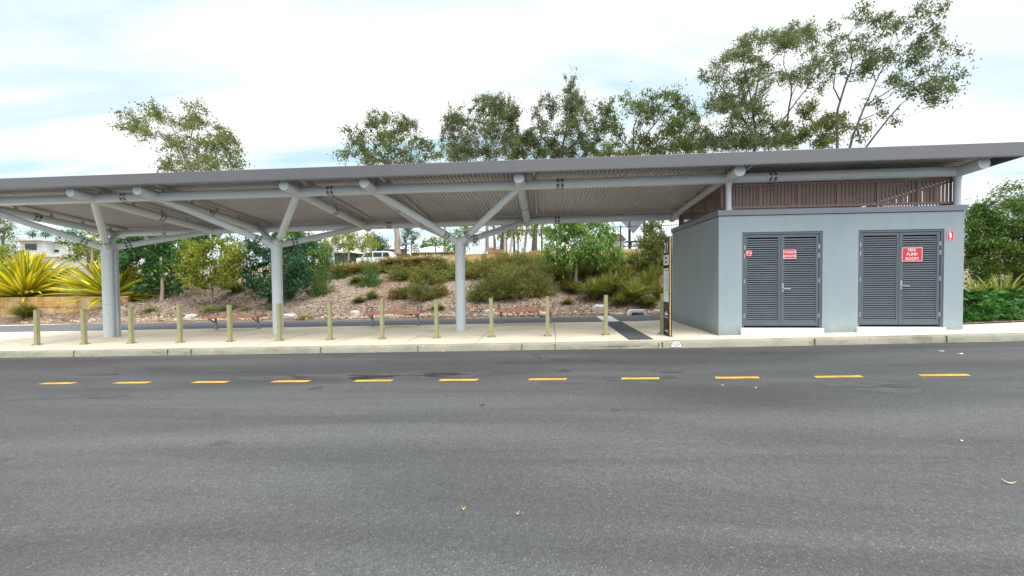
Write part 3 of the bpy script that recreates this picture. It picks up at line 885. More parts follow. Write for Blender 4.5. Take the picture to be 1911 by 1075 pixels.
# stub posts down to the pump house
for x in (RAFX[6], RAFX[7]):
    mb = MB(); mb.tube((x, YF, 3.155), (x, YF, zf(x)-.08), .062, n=20); mb.tube((x, YF, zf(x)-.16), (x, YF, zf(x)-.08), .075, n=20); mb.tube((x, YF, 3.155), (x, YF, 3.175), .10, n=20)
    mb.build('stub_post', M_TUBE, sh)
    mb = MB(); mb.tube((x, 12.5, 3.155), (x, 12.5, zr(x, 12.5)-.1), .062, n=20)
    mb.build('stub_post', M_TUBE, sh)

# ================================================================== PUMP HOUSE
BX0, BX1, BY0, BY1, BT = 4.05, 9.26, 9.35, 12.62, 3.025
ph = thing('pump_house', 'blue grey rendered pump house with two pairs of louvred doors under the roof', 'building', (BX0, BY0, .25))
DO = [(4.57, 6.32, .435, 2.645), (7.08, 8.86, .462, 2.645)]   # openings
mb = MB(); w = .2
xs_ = [BX0, DO[0][0], DO[0][1], DO[1][0], DO[1][1], BX1]
for a, b2 in ((0, 1), (2, 3), (4, 5)): mb.box(xs_[a], xs_[b2], BY0, BY0+w, -.1, BT)
for (x0, x1, z0, z1) in DO: mb.box(x0, x1, BY0, BY0+w, z1, BT)
mb.box(BX0, BX0+w, BY0+w, BY1, -.1, BT); mb.box(BX1-w, BX1, BY0+w, BY1, -.1, BT); mb.box(BX0+w, BX1-w, BY1-w, BY1, -.1, BT)
# weld coincident seams away: outer skin is one outline, so merge doubles and drop inner faces
wall = mb.build('wall', M_WALL, ph)
mb = MB(); e = .03
mb.box(BX0-e, BX1+e, BY0-e, BY0+.28, BT+.012, BT+.135); mb.box(BX0-e, BX0+.28, BY0+.28, BY1+e, BT+.012, BT+.135)
mb.box(BX1-.28, BX1+e, BY0+.28, BY1+e, BT+.012, BT+.135); mb.box(BX0+.28, BX1-.28, BY1-.28, BY1+e, BT+.012, BT+.135)
mb.box(BX0+.003, BX1-.003, BY0+.003, BY1-.003, BT-.02, BT+.015, 1)
mb.build('parapet_cap', [M_CAPM, M_BLACK], ph)
mb = MB(); mb.box(BX0+.28, BX1-.28, BY0+.28, BY1-.28, BT+.02, BT+.06); mb.build('roof_deck', M_CAPM, ph)
for (x0, x1, z0, z1) in DO:
    mb = MB(); zs = pathz((x0+x1)/2, BY0)-.15
    mb.box(x0-.035, x1+.012, BY0-.055, BY0+.12, zs, z0-.005)
    mb.build('threshold', M_WHITE, ph, .006)
    mb = MB(); fy0, fy1 = BY0+.015, BY0+.11; fw = .055
    mb.box(x0, x0+fw, fy0, fy1, z0+.0, z1); mb.box(x1-fw, x1, fy0, fy1, z0, z1); mb.box(x0+fw, x1-fw, fy0, fy1, z1-fw, z1)
    mb.box(x0, x1, BY0+.16, BY0+.17, z0-.005, z1, 1); mb.box(x0+fw, x1-fw, fy0+.05, fy1, z0-.004, z0+.02, 1)
    mb.build('door_frame', [M_DOORF, M_BLACK], ph, .003)
    xm = (x0+x1)/2-.0
    for li, (a, b2) in enumerate(((x0+fw+.006, xm-.004), (xm+.004, x1-fw-.006))):
        st = .062; y0, y1 = BY0+.028, BY0+.072; zb_, zt_ = z0+.045, z1-fw-.008
        mb = MB(); mb.box(a, a+st, y0, y1, zb_, zt_); mb.box(b2-st, b2, y0, y1, zb_, zt_)
        mb.box(a+st, b2-st, y0, y1, zt_-st, zt_); mb.box(a+st, b2-st, y0, y1, zb_, zb_+st+.03)
        if li == 0: mb.box(b2-.012, b2+.02, y0-.008, y0-.001, zb_, zt_)     # meeting cover strip
        leaf = mb.build('door', M_DOORF, ph, .003)
        mb = MB(); ns = 38; zz0, zz1 = zb_+st+.035, zt_-st-.01
        for k in range(ns):
            zc = zz0+(zz1-zz0)*(k+.5)/ns; hh = (zz1-zz0)/ns
            ca, sa = math.cos(.3), math.sin(.3)
            mb.obox(((a+b2)/2, y0+.021, zc-.001), ((b2-a)/2-st, 0, 0), (0, .010*ca, .010*sa), (0, -.0018*sa, .0018*ca))
            mb.box(a+st, b2-st, y0+.008, y0+.011, zc-.024, zc-.002)
        mb.build('louvres', M_SLAT, leaf)
        hx = a-.006 if li == 0 else b2+.006
        for zz in (z0+.28, z0+1.08, z0+1.66, z0+1.86):
            mb = MB(); mb.tube((hx, y0-.004, zz-.05), (hx, y0-.004, zz+.05), .011, n=10); mb.box(hx-.02, hx+.02, y0-.003, y0+.003, zz-.05, zz+.05)
            mb.build('hinge', M_CHROME, leaf)
        if li == 1:
            mb = MB(); hx = a+.032; hz = 1.36 if x0 < 6 else 1.40
            mb.box(hx-.018, hx+.018, y0-.007, y0-.0005, hz-.10, hz+.10)
            mb.tube((hx, y0-.06, hz-.02), (hx, y0, hz-.02), .010, n=12); mb.tube((hx-.008, y0-.055, hz-.02), (hx+.135, y0-.055, hz-.02), .010, n=12)
            mb.build('handle', M_CHROME, leaf, .002)

# ------------------------------------------------------------------ lettering
def text_mesh(body, size, bold=True, ext=.001):
    cu = bpy.data.curves.new('lettering', 'FONT'); cu.body = body; cu.size = size; cu.align_x = 'CENTER'; cu.align_y = 'CENTER'
    cu.extrude = ext; cu.offset = 0; cu.resolution_u = 3
    o = bpy.data.objects.new('lettering', cu); C.objects.link(o)
    dg = bpy.context.evaluated_depsgraph_get()
    me = bpy.data.meshes.new_from_object(o.evaluated_get(dg)); bpy.data.objects.remove(o); bpy.data.curves.remove(cu)
    return me
def wall_text(lines, cx, cy, y, sizes, mat, gap, parent, sx=1., rotz=0.):
    """lines of raised lettering facing the road, one part for each line"""
    tot = sum(gap for _ in lines[1:]); o = None
    for i, (ln, sz) in enumerate(zip(lines, sizes)):
        me0 = text_mesh(ln, sz); bm = bmesh.new()
        for v in me0.vertices: v.co = Vector((v.co.x*sx, -v.co.z, v.co.y + tot/2 - i*gap))
        for k_ in range(3):        # struck three times a stroke apart: heavy letters
            for v in me0.vertices: v.co.x += sz*.014*(1 if k_ else -1); v.co.y -= .0003
            bm.from_mesh(me0)
        bpy.data.meshes.remove(me0)
        if rotz: bmesh.ops.rotate(bm, verts=bm.verts, cent=(0, 0, 0), matrix=Matrix.Rotation(rotz, 3, 'Z'))
        for v in bm.verts: v.co += Vector((cx, y, cy))
        me = bpy.data.meshes.new('lettering'); bm.to_mesh(me); bm.free(); me.materials.append(mat)
        o = link_mesh('lettering', me, parent)
    return o
def sign(label, x0, x1, z0, z1, y, border=.012):
    t = thing('safety_sign', label, 'sign', ((x0+x1)/2, y, z0))
    mb = MB(); mb.box(x0, x1, y, y+.004, z0, z1); mb.build('plate', M_RED, t, .0015)
    mb = MB(); b = border; g = .006
    if b:
        mb.box(x0+g, x1-g, y-.0012, y-.0002, z0+g, z0+g+b); mb.box(x0+g, x1-g, y-.0012, y-.0002, z1-g-b, z1-g)
        mb.box(x0+g, x0+g+b, y-.0012, y-.0002, z0+g+b, z1-g-b); mb.box(x1-g-b, x1-g, y-.0012, y-.0002, z0+g+b, z1-g-b)
        mb.build('border', M_SIGNW, t)
    return t
ys_ = BY0+.019
s = sign('square red sign with white letters FH in a ring on the left door', 4.655, 4.80, 2.09, 2.235, ys_, 0)
mb = MB(); n = 28; cx, cz = 4.7275, 2.1625
ring = [(cx+rr_*math.cos(2*PI*i/n), ys_-.001, cz+rr_*math.sin(2*PI*i/n)) for rr_ in (.055, .064) for i in range(n)]
mb.add(ring, [(i, (i+1) % n, n+(i+1) % n, n+i) for i in range(n)]); mb.build('ring', M_SIGNW, s)
wall_text(['FH'], cx, cz, ys_-.0012, [.075], M_SIGNW, 0, s)
s = sign('red sign reading HYDRANT BOOSTER on the second door leaf', 5.475, 5.765, 2.015, 2.235, ys_, .009)
wall_text(['HYDRANT', 'BOOSTER'], 5.62, 2.125, ys_-.0012, [.068, .068], M_SIGNW, .085, s, .88)
s = sign('large red sign reading FIRE PUMP ROOM on the right doors', 8.0, 8.435, 1.925, 2.245, ys_, .009)
wall_text(['FIRE', 'PUMP', 'ROOM'], 8.215, 2.085, ys_-.0012, [.094, .094, .094], M_SIGNW, .096, s, .95)
s = sign('small red fire extinguisher sign on the wall beside the right door', 8.905, 9.05, 2.375, 2.60, BY0-.006, .006)
mb = MB(); cx, cz = 8.9775, 2.50; y = BY0-.0075
mb.add([(cx-.022, y, cz-.06), (cx+.022, y, cz-.06), (cx+.022, y, cz+.03), (cx+.012, y, cz+.045), (cx-.012, y, cz+.045), (cx-.022, y, cz+.03)], [(0, 1, 2, 3, 4, 5)])
mb.box(cx-.009, cx+.009, y-.0004, y+.0004, cz+.047, cz+.062); mb.box(cx-.030, cx+.004, y-.0004, y+.0004, cz+.064, cz+.073); mb.box(cx-.038, cx-.031, y-.0004, y+.0004, cz+.01, cz+.073)
mb.build('pictogram', M_SIGNW, s)
wall_text(['FIRE', 'EXTINGUISHER'], cx, 2.408, BY0-.0072, [.02, .016], M_SIGNW, .02, s, .85)

# ------------------------------------------------------------------ brown batten screen on the pump house roof
sc = thing('batten_screen', 'brown slatted metal screen round the top of the pump house', 'screen', (4.2, 9.5, 3.17))
SX0, SX1, SY0, SY1 = 4.19, 9.31, 9.53, 12.45
def stop(x, y): return zr(x, y)-.13 if y > 9.6 else 3.785
def scr(p0, p1, z0, z1a, z1b, pitch=.078, wd=.038):
    p0, p1 = Vector((*p0, 0)), Vector((*p1, 0)); L_ = (p1-p0).length; d = (p1-p0)/L_; nn = Vector((-d.y, d.x, 0))
    mb = MB(); n = int(L_/pitch)
    for i in range(n):
        q = p0+d*(pitch*(i+.5)); zt = z1a+(z1b-z1a)*(i+.5)/n
        mb.obox((q.x, q.y, (z0+zt)/2), d*wd/2, nn*.003, (0, 0, (zt-z0)/2))
    mb.build('battens', M_BROWN, sc)
    mb = MB()
    mb.beam((p0.x, p0.y, z0+.02), (p1.x, p1.y, z0+.02), .045, .05); mb.beam((p0.x, p0.y, z1a-.02), (p1.x, p1.y, z1b-.02), .045, .04)
    k = max(1, round(L_/.92))
    for i in range(k+1):
        q = p0+d*(L_*i/k); zt = z1a+(z1b-z1a)*i/k
        mb.obox((q.x, q.y, (z0+zt)/2), d*.018, nn*.022, (0, 0, (zt-z0)/2-.045))
    mb.build('screen_frame', M_BROWNR, sc)
scr((SX0, SY0), (SX1, SY0), 3.225, 3.785, 3.80, .078, .062)
scr((SX0+.03, SY0+.03), (SX0+.03, SY1), 3.225, 3.78, zr(4.2, SY1)-.14)
scr((SX1-.03, SY0+.03), (SX1-.03, SY1), 3.225, 3.79, zr(9.2, SY1)-.14)
for x, y in ((SX0+.1, SY0+.05), (5.9, SY0+.05), (7.6, SY0+.05), (SX1-.12, SY0+.05), (SX0+.08, 11), (SX0+.08, SY1-.05), (SX1-.08, 11), (SX1-.08, SY1-.05)):
    mb = MB(); mb.box(x-.025, x+.025, y-.022, y+.022, BT+.137 if (y < 9.63 or x < 4.33 or x > 8.98) else BT+.06, 3.225)
    mb.build('standoff_foot', M_BROWNR, sc)

# ================================================================== STREET FURNITURE
def bollard():
    t = thing('bollard', '', 'bollard', (0, 0, 0), 'khaki bollards along the kerb')
    mb = MB(); s = .044
    mb.box(-s, s, -s, s, .012, 1.0); 
    for e in (-1, 1): mb.box(e*s-.0025 if e < 0 else s-.0, e*s if e < 0 else s+.0025, -s*.35, s*.35, .02, .985)
    mb.build('post', M_KHAKI, t, .007)
    mb = MB(); mb.box(-s-.004, s+.004, -s-.004, s+.004, 1.001, 1.012); mb.build('top_cap', M_KHAKI, t, .004)
    mb = MB(); mb.box(-.10, .10, -.075, .075, 0, .011); mb.build('base_plate', M_KHAKI, t, .002)
    for x in (-.075, .075):
        for y in (-.05, .05):
            mb = MB(); mb.tube((x, y, .011), (x, y, .042), .011, .008, n=6); mb.build('anchor_bolt', M_BENCHM, t)
    return t
b0 = bollard()
BX = [-15.98, -14.53, -13.02, -11.56, -10.08, -8.60, -7.16, -5.73, -4.29, -2.81, -1.36, .08, 1.54, 2.93]
BL = ['khaki bollard at the far left end of the kerbside row', 'khaki bollard in front of the larger yellow spiky plant', 'khaki bollard in front of the stone wall, left of the first column',
      'khaki bollard just right of the first steel column', 'khaki bollard left of the leftmost bench with the grey white rock behind it', 'khaki bollard in front of the leftmost bench',
      'khaki bollard standing in front of the middle steel column', 'khaki bollard right of the middle column with only bare mulch behind', 'khaki bollard in front of the left end of the middle bench',
      'khaki bollard midway between the middle bench and the right column', 'khaki bollard just left of the right bench', 'khaki bollard in front of the right end of the right bench',
      'khaki bollard beside the white painted crossing strip', 'khaki bollard half hidden behind the black stop pylon']
rs = random.Random(2)
for i, (x, lab) in enumerate(zip(BX, BL)):
    o = b0 if i == 0 else copy_tree(b0)
    o.location = (x, 9.88, pathz(x, 9.88)); o.rotation_euler = (rs.uniform(-.012, .012), rs.uniform(-.016, .010), rs.uniform(-.07, .07)); o['label'] = lab

def bench():
    t = thing('park_bench', '', 'bench', (0, 0, 0), 'red timber benches behind the shelter columns')
    for sx in (-1, 1):
        mb = MB(); x = sx*.82
        mb.beam((x, .04, 0), (x, .04, .42), .055, .055); mb.box(x-.05, x+.05, -.06, .14, 0, .012)
        mb.beam((x, .02, .24), (x, -.24, .41), .045, .035); mb.box(x-.03, x+.03, -.25, .27, .40, .425)
        mb.build('leg', M_BENCHM, t, .004)
        mb = MB(); x = sx*.90
        for y in (-.2, .2): mb.beam((x, y, .41), (x, y, .64), .045, .03)
        mb.box(x-.022, x+.022, -.23, .23, .64, .665); mb.build('armrest', M_BENCHM, t, .004)
    mb = MB()
    for k in range(5):
        y = -.22+k*.11; mb.box(-1.0, 1.0, y-.046, y+.046, .427, .50)
    mb.build('seat', M_TIMB, t, .006)
    return t
be = bench()
for i, (x, lab) in enumerate(((-10.95, 'red timber bench farthest left, between the first and middle columns'), (-5.12, 'red timber bench in the middle, left of the right column'), (-.62, 'red timber bench on the right, beyond the right column'))):
    o = be if i == 0 else copy_tree(be)
    o.location = (x, 12.86, pathz(x, 12.8)+.002); o['label'] = lab
    o.rotation_euler = (0, -math.atan(.021), -.02)

# bus stop pylon, set square to the kerb so that its panels face along the road
PX, PY0, PY1 = 2.985, 9.42, 9.85; z0 = pathz(PX, PY0); PT = 2.60
py = thing('stop_pylon', 'slim black bus stop pylon with white information panels and ochre edge', 'bus stop sign', (PX, 9.6, z0))
mb = MB(); mb.box(PX-.035, PX+.035, PY0, PY1, z0, PT); mb.build('body', M_NAVY, py, .006)
mb = MB(); mb.box(PX-.020, PX+.004, PY0-.006, PY0-.0005, z0+.02, PT); mb.build('edge_strip', M_GOLD, py, .001)
mb = MB()
for za in (z0+.55, z0+1.0, z0+1.78): mb.box(PX-.038, PX+.038, PY0-.010, PY1+.003, za, za+.008)
mb.box(PX-.05, PX+.05, PY0-.02, PY1+.02, z0, z0+.012)
mb.build('trim', M_BLACK, py)
mb = MB(); xp = PX-.0405
mb.box(xp, xp+.005, PY0+.03, PY1-.03, 1.92, 2.16); mb.box(xp, xp+.005, PY0+.03, PY1-.03, 1.03, 1.84)
mb.build('info_panel', M_PANEL, py, .001)
mb = MB(); rs = random.Random(4)      # timetable rules, tiny pictogram
mb.box(xp-.001, xp, PY0+.06, PY0+.30, 1.785, 1.80)
for k in range(16): mb.box(xp-.001, xp, PY0+.05+.012*(k % 3), PY0+.15+rs.uniform(0, .16), 1.75-k*.03, 1.756-k*.03)
mb.box(xp-.001, xp, PY0+.12, PY0+.30, 2.08, 2.12); mb.box(xp-.001, xp, PY0+.15, PY0+.27, 2.06, 2.075)
mb.build('timetable', M_NAVY, py)
def side_text(lines, yc, zc, sizes, mat, gap): return wall_text(lines, xp-.001, zc, yc, sizes, mat, gap, py, 1., -PI/2)
side_text(['21'], (PY0+PY1)/2, 2.33, [.36], M_SIGNW, 0).location.x = .004
mb = MB()
for k in range(3): mb.box(xp-.001, xp, PY0+.13+k*.06, PY0+.17+k*.06, 1.96, 2.02)
mb.build('panel_marks', M_NAVY, py)
mb = MB()
for k in range(4): mb.box(PX-.0365, PX-.0352, PY0+.10+k*.06, PY0+.145+k*.06, .70, .70+(.075, .10, .085, .07)[k])
mb.box(PX-.0365, PX-.0352, PY0+.08, PY1-.08, .645, .66); mb.box(PX-.0365, PX-.0352, PY0+.10, PY1-.14, z0+.10, z0+.125)
mb.build('emblem', M_SIGNW, py)

# litter
def scrap(name, lab, px, py, L, W, mat, rz, curl=.02, cat='leaf'):
    L *= .72; W *= .65
    d = ray(px, py); t = -EYE/d.z
    for _ in range(4): t = (EYE-base(d.x*t))/(-d.z)
    p = Vector((d.x*t, d.y*t, base(d.x*t)+.006))
    mb = MB(); n = 6; a = Vector((math.cos(rz), math.sin(rz), 0)); b = Vector((-a.y, a.x, 0))
    vs = []
    for i in range(n+1):
        u = i/n*2-1; w = W*(1-u*u)**.6+.001
        c = p+a*u*L/2+b*.12*L*u*u+Vector((0, 0, curl*u*u))
        vs += [c-b*w/2, c+b*w/2+Vector((0, 0, .004))]
    mb.add(vs, [(2*i, 2*i+2, 2*i+3, 2*i+1) for i in range(n)])
    o = mb.build(name, mat); s_ = o.modifiers.new('thick', 'SOLIDIFY'); s_.thickness = .0015
    tag(o, lab, cat)
M_LEAFDRY = paint('dry_leaf', (.42, .36, .26), .7, 0, .2, 20)
M_LEAFY = paint('yellow_leaf', (.62, .42, .10), .7, 0, .2, 20)
M_PAPER = paint('paper_scrap', (.58, .575, .56), .8, 0, .08, 9)
scrap('paper_scrap', 'white paper scrap on the road before the right doors, nearer the dashes', 1793, 661, .16, .07, M_PAPER, .2, .01, 'litter')
scrap('paper_scrap', 'smaller white paper scrap on the road near the kerb by the right doors', 1757, 656, .13, .05, M_PAPER, -.3, .01, 'litter')
scrap('fallen_leaf', 'orange leaf just below a yellow dash in front of the left doors', 1348, 720, .07, .025, M_LEAFY, .1)
scrap('fallen_leaf', 'pale leaf lying right of the orange leaf below the dash', 1410, 725, .07, .022, M_LEAFDRY, .1)
scrap('paper_scrap', 'tiny white scrap alone on the open asphalt at right', 1795, 824, .045, .028, M_PAPER, .7, .004, 'litter')
scrap('fallen_leaf', 'long curved pale gum leaf near the right edge of the road', 1884, 903, .105, .018, M_LEAFDRY, -.45)
scrap('fallen_leaf', 'pale curled leaf in the middle of the lower road', 966, 961, .05, .008, M_LEAFDRY, .8)
scrap('fallen_leaf', 'small yellow leaf left of the pale curled leaf', 865, 952, .03, .018, M_LEAFY, .3)
scrap('fallen_leaf', 'small cream leaf against the kerb at the left', 131, 664, .10, .04, M_LEAFDRY, .1)
scrap('fallen_leaf', 'thin cream leaf against the kerb before the middle bench', 827, 657, .10, .03, M_LEAFDRY, .05)
rs = np.random.default_rng(8); n = 260
cs = np.array([(x, KERB-.02-abs(rs.normal())*.05, base(x)+.006) for x in rs.uniform(-15, 11, n)])
V, Q = leaves(cs, .04, .016, 0, 3); V[:, 2] = np.clip(V[:, 2], -1, None); 
Vz = V.reshape(n, 4, 3); Vz[:, :, 2] = cs[:, None, 2]+(Vz[:, :, 2]-cs[:, None, 2])*.15
tag(link_mesh('gutter_litter', raw_mesh('gutter_litter', Vz.reshape(-1, 3), Q, M_CHIP)), kind='stuff')

# ================================================================== STONE WALLS
def block_wall(name, lab, pts, zb_f, tops, course, thick, seed, cat='stone wall'):
    """sawn block courses along a plan polyline; one mesh, every block its own island"""
    rs = random.Random(seed)
    t = thing(name, lab, cat, (pts[0][0], pts[0][1], zb_f(0)))
    seg = []; L_ = 0
    for a, b in zip(pts[:-1], pts[1:]):
        l = math.hypot(b[0]-a[0], b[1]-a[1]); seg.append((L_, l, a, b)); L_ += l
    def P(s):
        for s0, l, a, b in seg:
            if s <= s0+l+1e-6:
                u = (s-s0)/l; d = Vector(((b[0]-a[0])/l, (b[1]-a[1])/l, 0)); return Vector((a[0]+(b[0]-a[0])*u, a[1]+(b[1]-a[1])*u, 0)), d
        return Vector((*pts[-1], 0)), d
    mb = MB(); ci = 0
    nmax = max(2, int(max(tops(s*L_/20)-zb_f(s*L_/20) for s in range(21))/course+1))
    for k in range(nmax):
        s = -rs.uniform(0, .5)
        while s < L_:
            l = rs.uniform(.75, 1.35); a, b = max(0, s), min(L_, s+l); s += l
            if b-a < .08: continue
            m_ = (a+b)/2; zt = tops(m_)-k*course
            if zt-course < zb_f(m_)-course*1.2: continue
            n = max(1, int((b-a)/.4)) if len(pts) > 3 else 1
            pr = rs.uniform(-.014, .014)
            for j in range(n):
                p, d = P(a+(b-a)*j/n+(.004 if j == 0 else 0)); q, _ = P(a+(b-a)*(j+1)/n-(.004 if j == n-1 else 0))
                dd = (q-p); nn = Vector((dd.y, -dd.x, 0)).normalized()
                o_ = nn*pr
                mb.obox((p+q)/2+nn*(-thick/2)+o_+Vector((0, 0, zt-course/2)), dd/2, nn*thick/2, (0, 0, course/2-.005))
    mb.build('blocks', M_SAND, t, .012)
    return t
cp = [at(0, 555, 17.35), at(190, 554, 17.5), at(228, 554, 17.7), at(244, 555, 18.2)]
plan = [(-28., 17.5)]+[(c.x, c.y) for c in cp]+[(at(240, 555, 19).x, 19.), (at(225, 555, 20).x, 20.)]
ztop = at(120, 554, 17.5).z
block_wall('planter_wall', 'low golden sandstone block wall holding up the yellow spiky plants', plan, lambda s: -.1, lambda s: ztop, .53, .35, 4)
mb = MB()
c0 = cp[-1]
mb.add([(-28, 17.7, ztop-.07)]+[(x, y+.22, ztop-.07) for x, y in plan[1:4]]+[(plan[4][0]-.2, plan[4][1], ztop-.07), (plan[5][0]-.2, plan[5][1], ztop-.05), (plan[6][0]-.2, 20.1, ztop-.03), (-28, 20.1, ztop-.03)], [tuple(range(8))])
tag(mb.build('planter_soil', M_MULCH), kind='structure')

wy = 22.3
wl, wr = at(752, 487, wy), at(1262, 464, wy)
def wtop(s):
    f = s/(wr.x+3.5-wl.x)
    for f0, px, py in ((.16, 820, 481), (.36, 900, 474.5), (.50, 1000, 467.5)):
        if f < f0: return at(px, py, wy).z
    return at(1100, 465.5, wy).z
block_wall('retaining_wall', 'golden sandstone retaining wall stepping up along the top of the bank', [(wl.x, wy), (wr.x+3.5, wy)], lambda s: 1.7, wtop, .46, .5, 8)

# ================================================================== BACKGROUND
def fence(name, lab, p0, p1, h, pitch, post, mat, cat='fence', slat=.02):
    t = thing(name, lab, cat, tuple(p0)); p0, p1 = Vector(p0), Vector(p1); d = p1-p0; L_ = d.length; d.normalize()
    mb = MB()
    for i in range(int(L_/pitch)+1):
        q = p0+d*pitch*i; mb.box(q.x-slat/2, q.x+slat/2, q.y-.01, q.y+.01, q.z+.08, q.z+h-.03)
    mb.beam(p0+Vector((0, 0, h-.05)), p1+Vector((0, 0, h-.05)), .035, .035); mb.beam(p0+Vector((0, 0, .1)), p1+Vector((0, 0, .1)), .035, .035)
    mb.build('balusters', mat, t)
    for i in range(int(L_/post)+1):
        mb = MB(); q = p0+d*post*i; mb.box(q.x-.035, q.x+.035, q.y-.035, q.y+.035, q.z-.1, q.z+h+.04); mb.build('post', mat, t)
    return t
M_FBLK = paint('black_fence', (.02, .022, .025), .5)
a = at(868, 468, 24.0); b = at(1262, 464, 24.0)
fence('pool_fence', 'black tubular fence standing above the sandstone retaining wall', (a.x, 24, 3.1), (b.x+3, 24, 3.35), 1.55, .15, 2.4, M_FBLK, slat=.009)

M_HWHITE = paint('house_white', (.72, .72, .72), .7, 0, .04, .6)
M_HROOF = paint('pale_roof', (.62, .61, .60), .5, 0, .06, .5)
M_HGLASS = paint('dark_glass', (.03, .04, .06), .12, 0, .1, 1)
M_HBRICK = paint('brown_brick', (.26, .15, .10), .8, 0, .2, 8)
M_TEAL = paint('teal_door', (.20, .42, .46), .5)
M_HGREY = paint('charcoal_board', (.055, .06, .07), .6, 0, .15, 2)
M_TERRA = paint('terracotta', (.42, .17, .09), .8, 0, .2, 5)
M_SAIL = paint('shade_sail', (.085, .085, .11), .7)
M_AQUA = paint('sign_blue', (.10, .42, .62), .4)
# white two storey house, far left
hY = 46.
def hp(px, py, Y=hY): return at(px, py, Y)
h = thing('white_house', 'white flat roofed two storey house behind the yellow spiky plants', 'house', tuple(hp(90, 500)))
x0, x1, x2 = hp(38, 470).x, hp(80, 470).x, hp(140, 470).x
zt, zb_, z1 = hp(60, 446).z, 2.6, hp(60, 478).z
mb = MB(); mb.box(x0, x1, hY, hY+9, zb_, zt-.3); mb.box(x1+.002, x2, hY+1.2, hY+9.5, zb_, zt-.4)
mb.build('wall', M_HWHITE, h)
mb = MB(); mb.box(x0-1.6, x1+.5, hY-.8, hY+9.6, zt-.28, zt); mb.box(x1+.51, x2+.6, hY+.5, hY+9.6, zt-.38, zt-.1); mb.build('roof', M_HROOF, h)
a, b = hp(47, 455), hp(70, 467)
mb = MB(); mb.box(a.x, b.x, hY-.03, hY+.05, b.z, a.z); w_ = mb.build('window', M_HGLASS, h)
mb = MB(); f = .09
mb.box(a.x-f, b.x+f, hY-.05, hY-.002, a.z, a.z+f); mb.box(a.x-f, b.x+f, hY-.05, hY-.002, b.z-f, b.z); mb.box(a.x-f, a.x, hY-.05, hY-.002, b.z, a.z); mb.box(b.x, b.x+f, hY-.05, hY-.002, b.z, a.z)
mb.build('window_frame', M_HWHITE, w_)
for px in (91, 106):
    a, b = hp(px-4, 466, hY+1.2), hp(px+4, 471, hY+1.2); mb = MB(); mb.box(a.x, b.x, hY+1.16, hY+1.24, b.z, a.z); mb.build('window', M_HGLASS, h)
lx0, lx1 = hp(106, 478).x, hp(143, 478).x
mb = MB(); mb.box(lx0, lx1, hY-2, hY+1.1, zb_, hp(120, 480).z-.12); mb.build('lower_wall', M_HWHITE, h)
mb = MB(); mb.box(lx0-.3, lx1+.6, hY-2.4, hY+1.15, hp(120, 480).z-.11, hp(120, 477).z); mb.build('lower_roof', M_HROOF, h)

def hip_house(name, lab, px0, px1, py_eave, py_ridge, Y, zbase, wm, rm, dep=10, rx=.25, openings=()):
    a, b = at(px0, py_eave, Y), at(px1, py_eave, Y); zr_ = at((px0+px1)/2, py_ridge, Y+dep/2).z
    t = thing(name, lab, 'house', ((a.x+b.x)/2, Y, zbase))
    ze = a.z; W_ = b.x-a.x
    mb = MB(); mb.box(a.x, b.x, Y, Y+dep, zbase, ze); mb.build('wall', wm, t)
    e = .5; q = W_*rx
    vs = [(a.x-e, Y-e, ze+.003), (b.x+e, Y-e, ze+.003), (b.x+e, Y+dep+e, ze+.003), (a.x-e, Y+dep+e, ze+.003), (a.x+q, Y+dep/2, zr_), (b.x-q, Y+dep/2, zr_)]
    mb = MB(); mb.add(vs, [(0, 1, 5, 4), (1, 2, 5), (2, 3, 4, 5), (3, 0, 4), (3, 2, 1, 0)]); mb.build('roof', rm, t)
    for (p0, p1, q0, q1, mat, nm) in openings:
        c, d = at(p0, q0, Y), at(p1, q1, Y); mb = MB(); mb.box(c.x, d.x, Y-.05, Y+.05, d.z, c.z); mb.build(nm, mat, t)
    return t
hip_house('hip_roof_house', 'low house with wide white hipped roof left of the right column', 764, 838, 472, 460, 52, 2.5, M_HBRICK, M_HROOF, 12, .18, ((790, 803, 472.5, 476, M_HGLASS, 'window'), (812, 830, 472.5, 476, M_HGLASS, 'window')))
hip_house('brick_house', 'brown brick house with pale roof and teal door beside the thick gum trunk', 716, 752, 466, 457, 55, 2.5, M_HBRICK, M_HROOF, 12, .2, ((728, 736, 468, 476, M_TEAL, 'door'),))
hip_house('grey_house', 'dark charcoal low building behind the yellow green tree', 624, 652, 472, 468, 50, 2.4, M_HGREY, M_HROOF, 8, .2, ())
# white utility vehicle parked on the upper street
vY = 44.; p = at(703, 481, vY); vz = p.z-1.05; vx = p.x
car = thing('parked_van', 'white parked vehicle with dark windows half hidden behind the bushes', 'van', (vx, vY, vz))
mb = MB()
prof = [(-2.1, .35), (-2.1, .95), (-1.5, 1.05), (-.95, 1.72), (1.5, 1.78), (1.95, 1.62), (2.15, 1.0), (2.15, .35)]
n = len(prof); vs = [(vx+x, vY+s, vz+z) for s in (-.85, .85) for x, z in prof]
mb.add(vs, [tuple(range(n)), tuple(reversed(range(n, 2*n)))]+[(i, n+i, n+(i+1) % n, (i+1) % n) for i in range(n)]); mb.build('body', M_WHITE, car, .05)
mb = MB()
for xa, xb, ta, tb in ((-1.25, -.15, -.85, -.15), (-.02, 1.0, -.02, 1.0), (1.12, 1.95, 1.12, 1.75)):
    for s in (-.856, .856): mb.add([(vx+xa, vY+s, vz+1.08), (vx+xb, vY+s, vz+1.08), (vx+tb, vY+s, vz+1.60), (vx+ta, vY+s, vz+1.60)], [(0, 1, 2, 3) if s < 0 else (3, 2, 1, 0)])
mb.build('window', M_HGLASS, car)
for x in (-1.35, 1.3):
    for s in (-.80, .80):
        mb = MB(); mb.tube((vx+x, vY+s-.1, vz+.33), (vx+x, vY+s+.1, vz+.33), .33, n=20); mb.build('wheel', M_BLACK, car)
